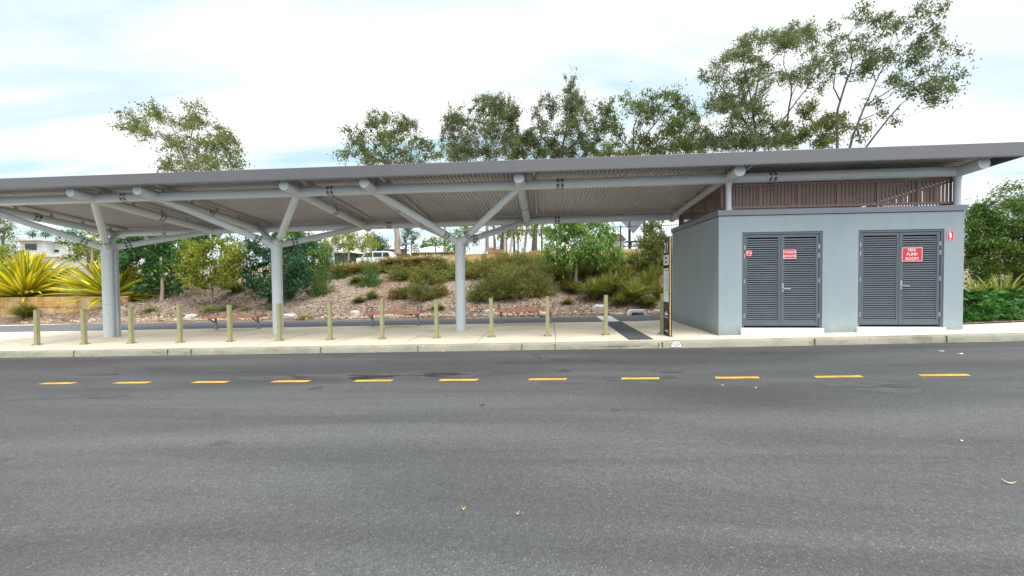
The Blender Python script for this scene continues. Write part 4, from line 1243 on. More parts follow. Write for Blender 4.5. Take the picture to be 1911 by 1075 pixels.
# blue and white totem sign
tY = 27.; a = at(759.5, 448, tY); b = at(766, 474, tY)
tt = thing('totem_sign', 'white totem sign with a blue top and black symbols above the bank', 'sign', (a.x, tY, 3.))
mb = MB(); mb.box(a.x, b.x, tY, tY+.08, b.z, a.z); mb.build('panel', M_SIGNW, tt)
mb = MB(); mb.box(a.x-.001, b.x+.001, tY-.004, tY-.001, at(760, 457.5, tY).z, at(760, 452, tY).z); mb.build('blue_band', M_AQUA, tt)
mb = MB(); zc = at(762, 465, tY).z
for px, py, sx, sz in ((762, 462, .035, .035), (762, 466.5, .06, .05), (761.5, 470.5, .06, .012)):
    q = at(px, py, tY); mb.box(q.x-sx, q.x+sx, tY-.004, tY-.001, q.z-sz, q.z+sz)
mb.build('symbols', M_BLACK, tt)
mb = MB(); q = at(757.5, 470, tY); mb.box(q.x-.045, q.x+.045, tY-.02, tY+.08, 2.4, at(757, 456, tY).z); mb.build('post', M_HGREY, tt)
# terracotta low screen wall, thin poles
a, b = at(912, 461.5, 27), at(937, 469, 27)
tw = thing('terracotta_wall', 'short red brick screen wall above the left part of the sandstone wall', 'wall', (a.x, 27, 3.1))
mb = MB(); zb0 = 3.0; dz = a.z-zb0
mb.add([(a.x, 27, zb0), (b.x, 27, zb0), (b.x, 27, a.z-.18), (a.x, 27, a.z), (a.x, 27.2, zb0), (b.x, 27.2, zb0), (b.x, 27.2, a.z-.18), (a.x, 27.2, a.z)],
       [(0, 1, 2, 3), (7, 6, 5, 4), (1, 5, 6, 2), (0, 3, 7, 4), (3, 2, 6, 7)])
mb.build('brickwork', M_TERRA, tw)
for px, py, lab in ((813, 455, 'thin dark lamp pole in front of the white hipped roof'), (945, 446, 'grey lamp post between the slim gum trunks'), (967, 447, 'dark post with a pale sign plate among the gum trunks')):
    q = at(px, py, 28); pl = thing('lamp_post', lab, 'post', (q.x, 28, 3.1))
    mb = MB(); mb.tube((q.x, 28, 3.0), (q.x, 28, q.z), .05, .04, n=10); mb.build('pole', M_HGREY, pl)
    mb = MB(); mb.box(q.x-.08, q.x+.08, 27.9, 28.1, q.z, q.z+.12); mb.build('lamp_head', M_HGREY, pl)
# playground: shade sail, little house, picnic table
sY = 30.
sa = thing('shade_sail', 'dark grey shade sail on a post above the playground', 'shade sail', tuple(at(1175, 462, sY)))
pts = [at(1152, 408, sY+2), at(1215, 398, sY+1), at(1182, 436, sY-1.5), at(1165, 418, sY)]
mb = MB(); g = 8
def bil(u, v):
    p = pts[0]*(1-u)*(1-v)+pts[1]*u*(1-v)+pts[2]*u*v+pts[3]*(1-u)*v
    return p-Vector((0, 0, .35*math.sin(PI*u)*math.sin(PI*v)))
for i in range(g+1):
    for j in range(g+1): mb.v.append(tuple(bil(i/g, j/g)))
for i in range(g):
    for j in range(g): mb.f.append((i*(g+1)+j, (i+1)*(g+1)+j, (i+1)*(g+1)+j+1, i*(g+1)+j+1)); mb.m.append(0); mb.sm.append(True)
so = mb.build('sail', M_SAIL, sa); so.modifiers.new('t', 'SOLIDIFY').thickness = .02
q = at(1175, 462, sY); mb = MB(); mb.tube((q.x, sY, 3.0), (q.x, sY, at(1175, 414, sY).z), .09, n=14); mb.build('post', M_HGREY, sa)
a, b = at(1143, 436, 31), at(1166, 449, 31)
pk = thing('play_house', 'small play house with brown gabled roof and white base above the wall', 'playground', (a.x, 31, 3.1))
mb = MB(); zr0, zr1 = b.z, a.z
mb.add([(a.x-.15, 30.4, zr0), (b.x, 30.4, zr0), (b.x-.15, 31.5, zr1), (a.x+.1, 31.5, zr1), (a.x-.15, 32.6, zr0), (b.x, 32.6, zr0)], [(0, 1, 2, 3), (3, 2, 5, 4), (0, 3, 4), (1, 5, 2)])
mb.build('roof', M_BROWNR, pk)
mb = MB(); mb.box(a.x+.1, b.x-.1, 30.6, 32.4, 3.0, zr0-.003); mb.build('wall', M_HWHITE, pk)
mb = MB(); mb.box(a.x+.35, a.x+.6, 30.57, 30.62, 3.45, 3.65); mb.build('window', M_HGLASS, pk)
q = at(1186, 463, 29.5)
pt = thing('picnic_table', 'dark picnic table with benches seen through the black fence', 'table', (q.x, 29.5, 3.2))
mb = MB(); zt = at(1186, 450.5, 29.5).z; mb.box(q.x-.75, q.x+.75, 29.1, 29.9, zt-.05, zt); mb.build('tabletop', M_HGREY, pt)
for s in (-.5, .5):
    mb = MB(); mb.beam((q.x+s, 29.2, 3.1), (q.x+s*.6, 29.5, zt-.05), .07, .07); mb.beam((q.x+s, 29.8, 3.1), (q.x+s*.6, 29.5, zt-.05), .07, .07); mb.build('leg', M_HGREY, pt)
for s in (-.65, .65): mb = MB(); mb.box(q.x-.75, q.x+.75, 29.5+s-.13, 29.5+s+.13, zt-.34, zt-.30); mb.build('bench_seat', M_HGREY, pt)

# ================================================================== TREES
G1 = [(290,205,22,14),(240,215,22,10),(255,235,20,10),(230,240,15,7),(300,225,22,13),(275,250,22,10),(315,260,25,15),(365,205,20,12),(370,225,22,14),(385,235,20,14),(355,240,20,12),(410,250,20,12),(400,270,22,14),(435,265,15,15),(370,275,25,14),(330,275,20,12),(400,295,28,12),(435,295,18,14),(450,310,10,10),(310,312,22,8),(375,310,25,10),(345,300,20,10),(320,316,12,8),(360,314,14,9),(398,311,14,8),(430,310,12,8)]
tree('gum_tree', 'lone spreading gum tree rising above the left part of the roof', 32, [(352, 500), (350, 420), (347, 330), (346, 308)], G1, L_GUM, M_BARKG, .17, .22, .095, 1.35, .5, 11, 'gum trees beyond the shelter', reach=1.28, solid=.5, fill=0.5, limb=.028, limbs=(((346,308),(320,270),(290,250),(262,240)),((346,306),(358,250),(362,210)),((348,312),(385,285),(425,270)),((346,306),(330,262),(318,225),(298,210))))
G2 = [(695,214,9,9),(690,232,16,12),(720,215,9,10),(715,232,18,12),(745,228,22,12),(760,245,16,12),(772,230,6,10),(655,250,12,10),(675,255,18,12),(650,285,18,8),(635,290,7,6),(680,285,22,12),(715,262,25,15),(720,282,20,12),(755,275,25,14),(790,265,14,12),(800,280,14,14),(760,298,25,8),(700,302,20,6),(812,296,8,8),(665,268,14,9),(735,250,18,10),(690,306,14,7),(722,306,14,8),(748,303,14,8),(782,302,12,7)]
tree('gum_tree', 'airy gum tree above the roof middle, its thick pale trunk seen below the roof', 38, [(742, 474), (741, 440), (733, 370), (722, 306)], G2, L_GUM, M_BARKG, .32, .24, .105, 1.6, .5, 12, 'gum trees beyond the shelter', reach=1.28, solid=.5, fill=0.5, limb=.028, limbs=(((722,306),(700,270),(680,250)),((722,306),(728,265),(745,230)),((722,306),(760,275),(795,275)),((722,306),(690,290),(650,285))))
G3 = [(890,190,16,14),(930,185,20,10),(945,195,15,12),(905,205,25,15),(930,215,25,15),(850,212,20,10),(835,225,14,12),(860,235,25,15),(890,240,28,15),(925,245,30,18),(955,225,15,20),(965,210,8,12),(840,255,18,15),(870,270,22,16),(850,285,20,12),(905,280,28,16),(940,275,28,16),(960,255,18,15),(852,295,14,8),(882,292,16,9),(915,294,16,8),(946,292,16,9)]
tree('gum_tree', 'full rounded gum tree over the roof above the right column', 42, [(909, 470), (909, 430), (911, 350), (913, 292)], G3, L_GUM2, M_BARKG, .22, .22, .095, 1.5, .5, 13, 'gum trees beyond the shelter', reach=1.28, solid=.5, fill=1.0, limb=.028, limbs=(((913,292),(905,240),(895,195)),((913,292),(935,240),(940,195)),((911,296),(870,255),(845,220))))
G3b = [(975,255,18,16),(990,270,20,20),(970,285,25,14),(1005,285,12,14),(985,250,10,14),(958,290,14,10)]
tree('dense_tree', 'small dense green tree tucked right of the rounded gum', 40, [(934, 472), (940, 420), (965, 340), (980, 290)], G3b, L_GUM, M_BARKD, .16, .2, .1, 2.4, .4, 14, 'gum trees beyond the shelter')
G4 = [(1065,160,14,14),(1060,180,16,14),(1075,190,14,16),(1025,188,16,10),(1005,193,12,10),(1000,215,14,14),(1030,210,20,12),(1060,205,20,14),(1085,205,18,14),(1095,225,16,14),(1065,225,25,14),(1015,245,22,16),(1035,255,20,14),(1065,250,25,18),(1085,255,18,14),(1030,275,22,14),(1060,280,25,14),(1090,275,15,10),(1100,282,16,10),(1010,290,14,8),(1040,292,16,8),(1068,290,16,8),(1096,290,12,7)]
tree('gum_tree', 'tall narrow topped gum tree near the roof centre with dark stout trunk', 41, [(997, 468), (999, 425), (1025, 350), (1045, 292)], G4, L_GUM2, M_BARKD, .30, .22, .095, 1.4, .6, 15, 'gum trees beyond the shelter', reach=1.28, solid=.5, fill=0.7, limb=.028, limbs=(((1045,292),(1060,230),(1066,165)),((1040,295),(1010,255),(1000,205)),((1045,292),(1085,255),(1120,225))))
G5 = [(1120,205,14,10),(1138,200,12,12),(1135,215,18,12),(1150,235,20,12),(1125,240,20,12),(1110,245,16,10),(1172,178,8,7),(1180,195,16,10),(1195,205,25,16),(1215,185,20,12),(1245,180,14,10),(1260,180,10,10),(1230,205,20,14),(1210,220,25,14),(1255,200,16,12),(1280,190,12,10),(1285,205,18,12),(1295,215,10,14),(1250,235,28,14),(1275,230,20,16),(1195,255,22,14),(1160,270,12,10),(1225,265,25,14),(1260,260,25,18),(1285,265,18,18),(1240,283,30,6),(1185,282,20,6),(1110,285,10,8),(1140,286,14,8),(1168,286,14,7),(1200,282,14,8),(1228,282,14,8),(1262,278,14,8),(1292,276,12,8)]
tree('gum_tree', 'wide open gum tree with several dark limbs between the narrow and the large gum', 39, [(1205, 468), (1204, 425), (1188, 350), (1183, 288)], G5, L_GUM, M_BARKD, .2, .24, .105, 1.6, .6, 16, 'gum trees beyond the shelter', reach=1.28, solid=.5, fill=0.6, limb=.028, limbs=(((1183,288),(1182,240),(1195,200)),((1183,288),(1215,240),(1250,200),(1270,185)),((1183,290),(1240,270),(1290,220)),((1183,290),(1150,250),(1130,210))))
G6 = [(1404,71,20,12),(1464,65,30,15),(1489,62,18,12),(1512,54,13,13),(1433,71,12,10),(1390,85,16,14),(1359,110,18,12),(1385,105,20,14),(1458,85,22,12),(1478,76,20,12),(1314,144,16,8),(1348,153,22,12),(1385,150,25,14),(1418,122,20,14),(1435,150,22,14),(1517,90,16,13),(1526,122,17,14),(1495,136,18,14),(1461,147,20,12),(1328,184,18,12),(1387,175,22,14),(1359,187,20,12),(1410,192,22,14),(1532,164,12,13),(1342,204,18,12),(1379,209,25,16),(1407,215,22,14),(1433,232,25,18),(1365,235,22,16),(1322,254,22,16),(1297,237,16,14),(1351,263,25,16),(1393,254,25,18),(1421,263,25,14),(1461,254,22,16),(1335,124,12,8),(1312,274,14,9),(1342,274,14,9),(1376,272,16,9),(1408,272,16,9),(1442,270,16,9),(1476,268,14,8)]
tree('gum_tree', 'large broad gum tree above the pump house roof', 37, [(1395, 470), (1396, 400), (1400, 320), (1412, 262)], G6, L_GUM2, M_BARKD, .26, .21, .09, 1.5, .5, 17, 'gum trees beyond the shelter', depth=.42, reach=1.28, solid=.5, fill=1.0, limb=.028, limbs=(((1412,262),(1404,200),(1420,130),(1465,85)),((1405,250),(1365,185),(1330,145)),((1412,262),(1470,225),(1478,160),(1462,120)),((1470,225),(1505,165),(1528,118)),((1404,200),(1390,130),(1398,85))))
G6c = [(1515,198,13,14),(1506,212,18,14),(1501,246,25,16),(1526,235,22,14),(1534,260,25,14),(1551,221,16,12),(1554,235,18,16),(1574,218,12,11),(1574,240,12,12),(1551,266,22,10),(1482,262,18,12),(1470,235,14,10)]
tree('gum_tree', 'lower dense gum filling the gap right of the large broad gum', 34, [(1520, 470), (1522, 400), (1526, 320), (1530, 270)], G6c, L_GUM, M_BARKG, .16, .22, .1, 2.4, .5, 18, 'gum trees beyond the shelter')
G7a = [(1608,14,10,6),(1622,11,8,6),(1614,28,12,10),(1599,31,8,8),(1631,40,14,10),(1653,31,14,10),(1656,42,14,10),(1551,51,14,10),(1571,71,12,10),(1605,76,14,10),(1566,105,18,11),(1549,90,12,10),(1585,93,14,12),(1614,96,16,11),(1636,76,16,12),(1628,110,16,10),(1622,127,16,10),(1639,107,14,9),(1605,139,14,10),(1557,139,15,11),(1563,124,13,9)]
tree('gum_tree', 'slender gum with bare lower limbs and thin crown right of the broad gum', 31, [(1560, 470), (1562, 330), (1563, 205), (1583, 140)], G7a, L_GUM2, M_BARKD, .11, .2, .09, 1.35, .6, 19, 'gum trees beyond the shelter', sig=.26, depth=.45, reach=1.28, solid=.5, fill=0.25, limb=.028, limbs=(((1563,203),(1585,136),(1591,113),(1584,68),(1600,35)),((1585,136),(1620,112),(1640,80),(1655,45)),((1563,203),(1555,165),(1558,130),(1552,70)),((1575,170),(1605,150),(1630,125))))
G7b = [(1718,11,14,10),(1710,23,12,8),(1732,17,10,8),(1755,20,10,8),(1766,11,10,8),(1738,37,16,8),(1749,54,8,12),(1679,42,13,9),(1670,54,13,9),(1693,54,11,9),(1724,71,16,9),(1746,68,10,10),(1707,85,13,9),(1732,90,14,10),(1766,88,15,11),(1789,93,10,8),(1804,103,4,4),(1659,90,13,9),(1667,107,13,9),(1656,116,12,9),(1704,110,13,9),(1721,105,12,9),(1746,124,16,8),(1783,127,8,6),(1718,136,13,11),(1698,124,12,9),(1673,144,13,9),(1665,158,13,11),(1687,161,13,9),(1704,167,13,9),(1744,147,16,11),(1766,150,15,11),(1795,141,13,8),(1738,167,15,11),(1778,167,15,8),(1746,184,13,11),(1761,195,10,6),(1797,181,6,6),(1662,181,16,9),(1633,192,14,9),(1645,209,12,10),(1602,246,9,11),(1605,263,8,10)]
tree('gum_tree', 'wind swept gum leaning right over the end of the roof', 29, [(1560, 460), (1570, 340), (1592, 252), (1614, 198)], G7b[:-7]+G7b[-4:], L_GUM2, M_BARKD, .11, .2, .09, 1.25, .6, 20, 'gum trees beyond the shelter', sig=.25, depth=.4, reach=1.1, solid=.45, fill=.2, limb=.022, limbs=(((1614,198),(1642,136),(1676,80),(1715,37),(1750,20)),((1614,198),(1665,165),(1700,145),(1755,125)),((1642,136),(1690,100),(1740,70)),((1614,198),(1640,190),(1660,180)),((1600,240),(1602,255),(1604,250)),((1665,165),(1720,155),(1780,140)),((1676,80),(1670,55))))
tree('gum_tree', 'thin leaning gum stem at the right with a small leafy top', 30, [(1590, 460), (1612, 280), (1656, 223), (1681, 195)], [(1732,168,14,9),(1720,174,14,9),(1746,184,13,9),(1761,192,9,6),(1672,226,11,7),(1700,180,10,6),(1775,168,14,8)], L_GUM2, M_BARKD, .08, .2, .09, 1.5, .6, 21, 'gum trees beyond the shelter', sig=.25)

tree('gum_tree', 'distant gum foliage low behind the roof right of the tall narrow gum', 52, [(1120, 470), (1120, 400), (1122, 310)], [(1112,290,14,9),(1135,284,16,10),(1158,292,14,8),(1128,272,12,9),(1150,268,10,8),(1105,276,10,8),(1172,288,12,8)], L_GUM, M_BARKG, .18, .24, .1, 1.7, .5, 71, 'gum trees beyond the shelter', limb=.03)
tree('gum_tree', 'distant gum foliage low behind the roof left of the large broad gum', 52, [(1285, 470), (1285, 400), (1287, 300)], [(1262,278,14,9),(1280,268,16,11),(1302,276,16,10),(1315,268,12,9),(1295,255,12,9),(1270,258,10,8),(1312,284,14,6)], L_MID, M_BARKG, .18, .24, .1, 1.7, .5, 72, 'gum trees beyond the shelter', limb=.03)
tree('gum_tree', 'distant gum foliage low behind the roof left of the rounded gum', 52, [(830, 470), (830, 400), (830, 320)], [(818,292,12,8),(838,286,14,9),(856,296,14,8),(826,276,10,8),(845,272,10,8)], L_GUM, M_BARKG, .18, .24, .1, 1.5, .5, 73, 'gum trees beyond the shelter', limb=.03)

# slim trunks above the retaining wall, leafy just under the roof line
for i, (px, px2, yt, r_, lab, mt) in enumerate(((924, 921, 430, .10, 'slim curved dark trunk right of the terracotta wall', M_BARKD), (941, 940, 428, .09, 'slim pale trunk beside the grey lamp post', M_BARKP), (952, 957, 430, .09, 'reddish slim trunk left of the post with the pale sign plate', M_BARKP),
        (960, 958, 430, .10, 'straight dark slim trunk next to the reddish one', M_BARKD), (978, 983, 425, .12, 'leaning grey trunk left of the stout dark gum trunk', M_BARKG), (1012, 1010, 425, .10, 'slim grey trunk half hidden by the green tree on the bank', M_BARKG))):
    bl = [(px2-10, 436, 13, 9), (px2+8, 430, 13, 9), (px2-4, 418, 14, 10), (px2+12, 412, 14, 10), (px2-14, 408, 12, 9)]
    tree('young_tree', lab, 30+i*.7, [(px, 471), ((px+px2)/2+.5, 450), (px2, yt), (px2, 418)], bl if i not in (0,) else bl[2:], L_LIME if i in (2, 3, 4) else L_MID, mt, r_, .2, .1, .9, .4, 40+i, 'slim young trees above the retaining wall', sig=.22)
for i, (px, lab) in enumerate(((1203, 'dark bare trunk left of the lone trunk beyond the pump house corner'), (1213, 'dark straight trunk close to the pump house corner'))):
    tree('young_tree', lab, 33, [(px, 468), (px, 440), (px+1, 415)], [(px-8, 398, 14, 9), (px+8, 392, 14, 9), (px, 384, 14, 8)], L_GUM, M_BARKD, .11, .2, .1, 1., .4, 60+i, 'slim young trees above the retaining wall', sig=.22)

# planted trees on the bank
def foot(px, py): return onbank(px, py)
f = foot(302, 561)
D1 = [(250,450,35,25),(300,443,42,22),(345,458,32,25),(238,490,32,28),(290,490,42,30),(338,495,35,28),(255,525,32,20),(300,530,38,18),(340,525,25,16),(368,438,26,15),(225,470,20,22),(232,515,18,18),(375,455,20,14),(280,460,30,20),(320,470,30,20),(318,540,16,9),(262,543,14,8)]
tree('shade_tree', 'dense dark green tree with pale trunk right of the first column', f.y, [(302, 561), (303, 545), (303, 515), (300, 480)], D1, L_DARK, M_BARKP, .10, .19, .085, 2.8, .55, 31, sig=.24, base_pt=f, depth=.6)
f = foot(395, 566)
D2 = [(360,470,22,18),(392,458,25,12),(425,470,22,18),(348,500,20,20),(385,488,28,20),(420,500,25,20),(442,487,18,18),(370,522,25,12),(400,518,20,12),(430,515,18,12),(375,534,12,6),(418,533,20,9),(447,470,12,14)]
tree('shade_tree', 'yellow green tree with thin pale trunk behind the leftmost bench', f.y, [(395, 566), (396, 545), (394, 525), (392, 498)], D2, L_LIME, M_BARKP, .06, .15, .07, 2.7, .45, 32, sig=.2, base_pt=f)
f = foot(503, 566)
D3 = [(480,470,28,25),(520,452,32,20),(560,465,30,25),(472,500,22,20),(512,500,35,25),(560,500,30,25),(490,530,25,20),(535,530,28,20),(566,525,20,16),(512,550,22,12),(465,525,14,12),(545,550,16,10)]
tree('shade_tree', 'bushy blue green tree foliaged to the ground behind the middle column', f.y, [(503, 566), (505, 540), (510, 510), (515, 490)], D3, L_BLUE, M_BARKD, .09, .15, .075, 2.8, .45, 33, sig=.22, base_pt=f)
f = foot(563, 545)
tree('shade_tree', 'fresh green round tree just right of the middle column', f.y+1.0, [(566, 545), (566, 530), (566, 500)], [(556,440,26,16),(575,455,22,20),(560,470,26,20),(582,480,18,18),(568,495,26,18),(548,505,18,18),(560,520,24,14),(582,505,12,12),(540,460,16,16),(545,435,16,12)], L_MID, M_BARKD, .07, .15, .075, 2.5, .45, 36, sig=.22, base_pt=None)
f = foot(1074, 543)
D4 = [(1040,440,28,18),(1080,433,35,18),(1120,440,25,18),(1030,465,22,16),(1070,465,35,18),(1110,465,30,18),(1143,472,20,10),(1050,488,28,12),(1090,486,30,12),(1125,484,20,12),(1024,482,15,10),(1060,418,30,14),(1100,415,30,14),(1160,476,10,5),(1075,500,18,7),(1132,452,14,12)]
tree('shade_tree', 'leafy green tree with straight pale trunk right of the right bench', f.y, [(1074, 543), (1075, 520), (1076, 500), (1078, 470)], D4, L_MID, M_BARKP, .085, .18, .075, 2.9, .75, 34, sig=.22, base_pt=f, spready=True)
f = foot(1226, 520)
D5 = [(1215,430,16,12),(1224,445,18,14),(1213,463,22,14),(1203,480,16,12),(1228,478,18,14),(1226,497,16,8),(1235,460,12,16),(1222,420,12,10)]
tree('shade_tree', 'small dark leaved tree left of the pump house behind the pylon', f.y, [(1226, 520), (1226, 503), (1225, 480)], D5+[(1205,452,14,12),(1238,490,12,12),(1215,492,16,9),(1232,440,12,12)], L_GUM, M_BARKP, .04, .12, .06, 3.6, .4, 35, sig=.17, base_pt=f)
# middle distance
tree('street_tree', 'flat topped yellow green tree with slim pale trunk above the rusty bushes', 30, [(651, 486), (651, 470), (650, 455)], [(625,450,22,10),(655,440,25,10),(685,448,22,11),(640,460,24,9),(672,462,28,10),(615,462,12,8),(700,460,14,9),(660,450,25,10),(690,437,10,6),(635,445,12,8)], L_LIME, M_BARKP, .10, .17, .08, 1.3, .35, 41, sig=.22)
tree('street_tree', 'greyish green gum left of the flat topped tree', 34, [(598, 486), (598, 470), (598, 455)], [(590,458,16,12),(608,455,14,12),(600,470,20,10),(585,472,10,9),(612,468,8,9)], L_GUM, M_BARKG, .12, .18, .08, 1.2, .4, 42, sig=.25)
tree('conifer', 'dark conical conifer behind the white parked vehicle', 48, [(705, 486), (705, 470), (704, 445)], [(703,440,8,6),(708,450,14,8),(704,458,18,8),(714,463,18,8),(706,472,20,8),(698,450,8,8),(722,470,10,8)], L_BLUE, M_BARKD, .16, .22, .08, 1.8, .35, 43, sig=.3)
tree('gum_tree', 'small gum with rounded crown behind the blue and white totem sign', 46, [(766, 478), (766, 460), (765, 445)], [(762,432,14,9),(772,440,10,8),(756,445,10,10),(768,452,16,8),(758,462,14,8),(776,465,8,8),(760,422,10,7)], L_BLUE, M_BARKG, .16, .22, .09, 1.3, .4, 44, sig=.3)
tree('street_tree', 'low round green tree behind the white hipped roof', 62, [(805, 474), (805, 460)], [(795,456,12,8),(808,450,12,9),(815,458,10,8),(788,462,7,6),(802,462,14,6)], L_MID, M_BARKD, .16, .3, .13, 1.6, .3, 45, sig=.35)
tree('street_tree', 'broad leaved green tree behind the head of the right column', 32, [(850, 478), (850, 465), (850, 452)], [(832,446,14,10),(845,460,14,8),(858,438,18,10),(878,432,14,9),(838,468,10,7),(866,452,14,9),(826,458,9,8),(884,446,8,8),(868,426,14,8)], L_MID, M_BARKD, .12, .19, .1, 1.3, .35, 46, sig=.24)
tree('street_tree', 'dark airy tree at the left of the white house', 40, [(5, 490), (5, 460), (8, 430)], [(5,412,18,10),(18,425,14,12),(0,432,18,12),(22,440,9,9),(5,448,18,8),(-15,420,20,16)], L_GUM, M_BARKD, .16, .18, .08, .8, .45, 47, sig=.25)
tree('street_tree', 'green bushy tree in front of the white house at the left edge', 30, [(12, 498), (12, 480)], [(5,465,20,12),(25,462,12,10),(35,475,10,12),(10,482,22,10),(-15,470,16,14)], L_LIME, M_BARKD, .1, .18, .09, 1.2, .4, 48, sig=.22)
tree('street_tree', 'tree with dark drooping foliage between the white house and first column', 30, [(165, 500), (165, 480), (160, 455)], [(118,440,14,9),(135,435,16,10),(150,445,18,12),(125,455,12,9),(165,455,20,14),(140,465,18,12),(160,480,24,14),(185,470,18,18),(132,480,8,8),(190,490,16,12)], L_DARK, M_BARKD, .13, .18, .08, 1.1, .5, 49, sig=.24)
tree('street_tree', 'bright lime tree between the white house and the first column', 25, [(170, 500), (172, 480), (172, 455)], [(165,432,16,9),(180,440,14,9),(155,450,12,7),(185,428,12,8),(178,455,16,8),(150,468,12,8),(175,470,18,9)], L_LIME, M_BARKP, .09, .15, .075, 1.1, .4, 50, sig=.2)
for i, (px, lab) in enumerate(((61, 'small palm like treetop left of centre behind the white house roof'), (85, 'spiky treetop right of centre behind the white house roof'))):
    tree('distant_tree', lab, 70, [(px, 480), (px, 450), (px, 441)], [(px-5,436,7,3),(px+6,438,8,3),(px,433,4,4),(px-2,440,8,3)], L_DARK, M_BARKD, .15, .35, .09, 1., .2, 53+i, sig=.3)
# bank trees behind at the left filling between the tree crowns
tree('street_tree', 'dark green tree showing through the gap above the yellow green tree', 27, [(420, 500), (420, 475), (425, 460)], [(400,440,16,8),(425,448,14,9),(440,455,14,10),(455,462,12,10),(412,452,14,7)], L_DARK, M_BARKD, .1, .16, .08, .9, .4, 56, sig=.22)
# right edge: feathery tree, its branches sweeping down
f = Vector((15.6, 15.6, .62))
D8 = [(1820,535,18,9),(1860,530,28,10),(1900,535,30,10),(1840,505,26,14),(1825,402,26,18),(1865,390,32,20),(1905,385,36,24),(1845,430,36,24),(1895,425,40,28),(1822,455,24,20),(1865,465,38,24),(1911,470,40,28),(1838,490,28,14),(1880,500,38,16),(1925,505,40,18),(1868,362,10,9),(1900,350,12,6),(1960,400,46,44),(1965,465,46,44),(1815,430,16,18),(1812,480,14,16),(1890,445,34,22),(1850,412,30,16),(1930,430,30,30),(1826,515,18,7)]
tree('feathery_tree', 'feathery green tree with drooping sprays right of the pump house', 15.0, [(1900, 575), (1898, 540), (1895, 480), (1893, 430)], D8, L_FEATH, M_BARKD, .10, .115, .042, 3.4, .35, 61, sig=.19, base_pt=f, spready=True, depth=.5)

# ================================================================== LOW PLANTS
def needle_bush(nsh, nl, L, W, seed, h=1., flat=.75, mat=L_OLIVE, up=.35):
    """dome of fine shoots radiating from the foot; unit radius"""
    r = np.random.default_rng(seed); rr = random.Random(seed)
    P, S = [], []; wood = Wood()
    for i in range(nsh):
        th = rr.uniform(0, 2*PI); el = math.acos(1-rr.random()**.8*.98)
        lob = 1+.22*math.sin(3*th+seed)+.14*math.sin(5*th+2*seed)+rr.uniform(-.16, .16)
        d = np.array([math.sin(el)*math.cos(th), math.sin(el)*math.sin(th), math.cos(el)*h])
        tip = d*lob
        if i % 6 == 0: wood.limb([(0, 0, 0), tuple(tip*.5), tuple(tip*.85)], [.014, .010, .005], 4)
        t = r.uniform(.45 if rr.random() < .7 else .15, 1.05, nl)
        p = tip[None, :]*t[:, None] + r.normal(size=(nl, 3))*.05
        P.append(p); S.append(np.tile(d*1.0+np.array([0, 0, up]), (nl, 1)))
    P = np.concatenate(P); S = np.concatenate(S); P[:, 2] = np.maximum(P[:, 2], .01)
    V, Q = leaves(P, L, W, 0, seed, S)
    return raw_mesh('foliage', V, Q, mat), wood
def blade_tuft(nb, seed, spread=.9, wid=.018, mat=L_TUFT, segs=4, lean=.5, h=1.):
    """arching strap blades from one crown; unit height"""
    r = np.random.default_rng(seed); V, Q, UV = [], [], []; k = 0
    for i in range(nb):
        th = r.uniform(0, 2*PI); out = (r.uniform(.08, 1.)**.7)*spread; L = r.uniform(.6, 1.1)
        b = np.array([math.cos(th)*.08*r.uniform(0, 1), math.sin(th)*.08*r.uniform(0, 1), 0])
        side = np.array([-math.sin(th), math.cos(th), 0])*1.
        tw = r.uniform(-.5, .5); side = side*math.cos(tw)+np.array([0, 0, 1])*math.sin(tw)*.6
        for s in range(segs+1):
            t = s/segs
            c = b + np.array([math.cos(th), math.sin(th), 0])*out*L*(t**1.4) + np.array([0, 0, h*L*(t*(1.25-lean*out*t*.95))])
            w = wid*(1-t)**.6*(.5+1.2*t if t < .4 else 1.)+.0015
            V += [c-side*w, c+side*w]; 
        for s in range(segs):
            Q.append((k+2*s, k+2*s+1, k+2*s+3, k+2*s+2)); UV += [(0, s/segs), (1, s/segs), (1, (s+1)/segs), (0, (s+1)/segs)]
        k += 2*(segs+1)
    return raw_mesh('blades', np.array(V), np.array(Q), mat, UV)

protos = {}
def proto(kind, me, wood=None):
    t = thing(kind[0], '', kind[1]); link_mesh(kind[2], me, t)
    if wood: wood.mb.build('stems', M_BARKD, t)
    return t
OL = [proto(('bush', 'bush', 'foliage'), *needle_bush(260, 26, .13, .032, s, .95)) for s in (1, 2, 3)]
RU = [proto(('bush', 'bush', 'foliage'), *needle_bush(250, 26, .13, .032, s, .95, mat=L_RUST)) for s in (4, 5)]
EM = [proto(('young_shrub', 'shrub', 'foliage'), *needle_bush(90, 26, .15, .042, s, 1.25, mat=L_EMER, up=.8)) for s in (6, 7)]
TU = [proto(('grass_tuft', 'grass', 'blades'), blade_tuft(420, s, 1.35, .032, lean=.62)) for s in (8, 9, 10)]
GR = [proto(('ground_cover_plant', 'plant', 'blades'), blade_tuft(260, s, 1.3, .014, L_GRASS, 3, .8, .8)) for s in (11, 12)]
used = set()
def place(pr, px, py, w, h, lab, group, seed, sink=.03, hf=1., off=.55):
    p = onbank(px, py); k = mpp(p)
    pr_ = pr[seed % len(pr)]
    if pr_.name in used: o = copy_tree(pr_)
    else: o = pr_; used.add(pr_.name)
    rs = random.Random(seed*7+1)
    sx = w*k/2; o.location = (p.x, p.y+sx*off, bankz(p.x, p.y+sx*off)-sink*2); 
    o.scale = (sx, sx*rs.uniform(.8, 1.0), h*k*hf); o.rotation_euler = (0, 0, rs.uniform(0, 6.28))
    o['label'] = lab; o['group'] = group
    return o
gO = 'olive bushes massed along the middle of the bank'
lO = 'fine leaved olive green bush in the mass covering the middle of the bank'
i = 0
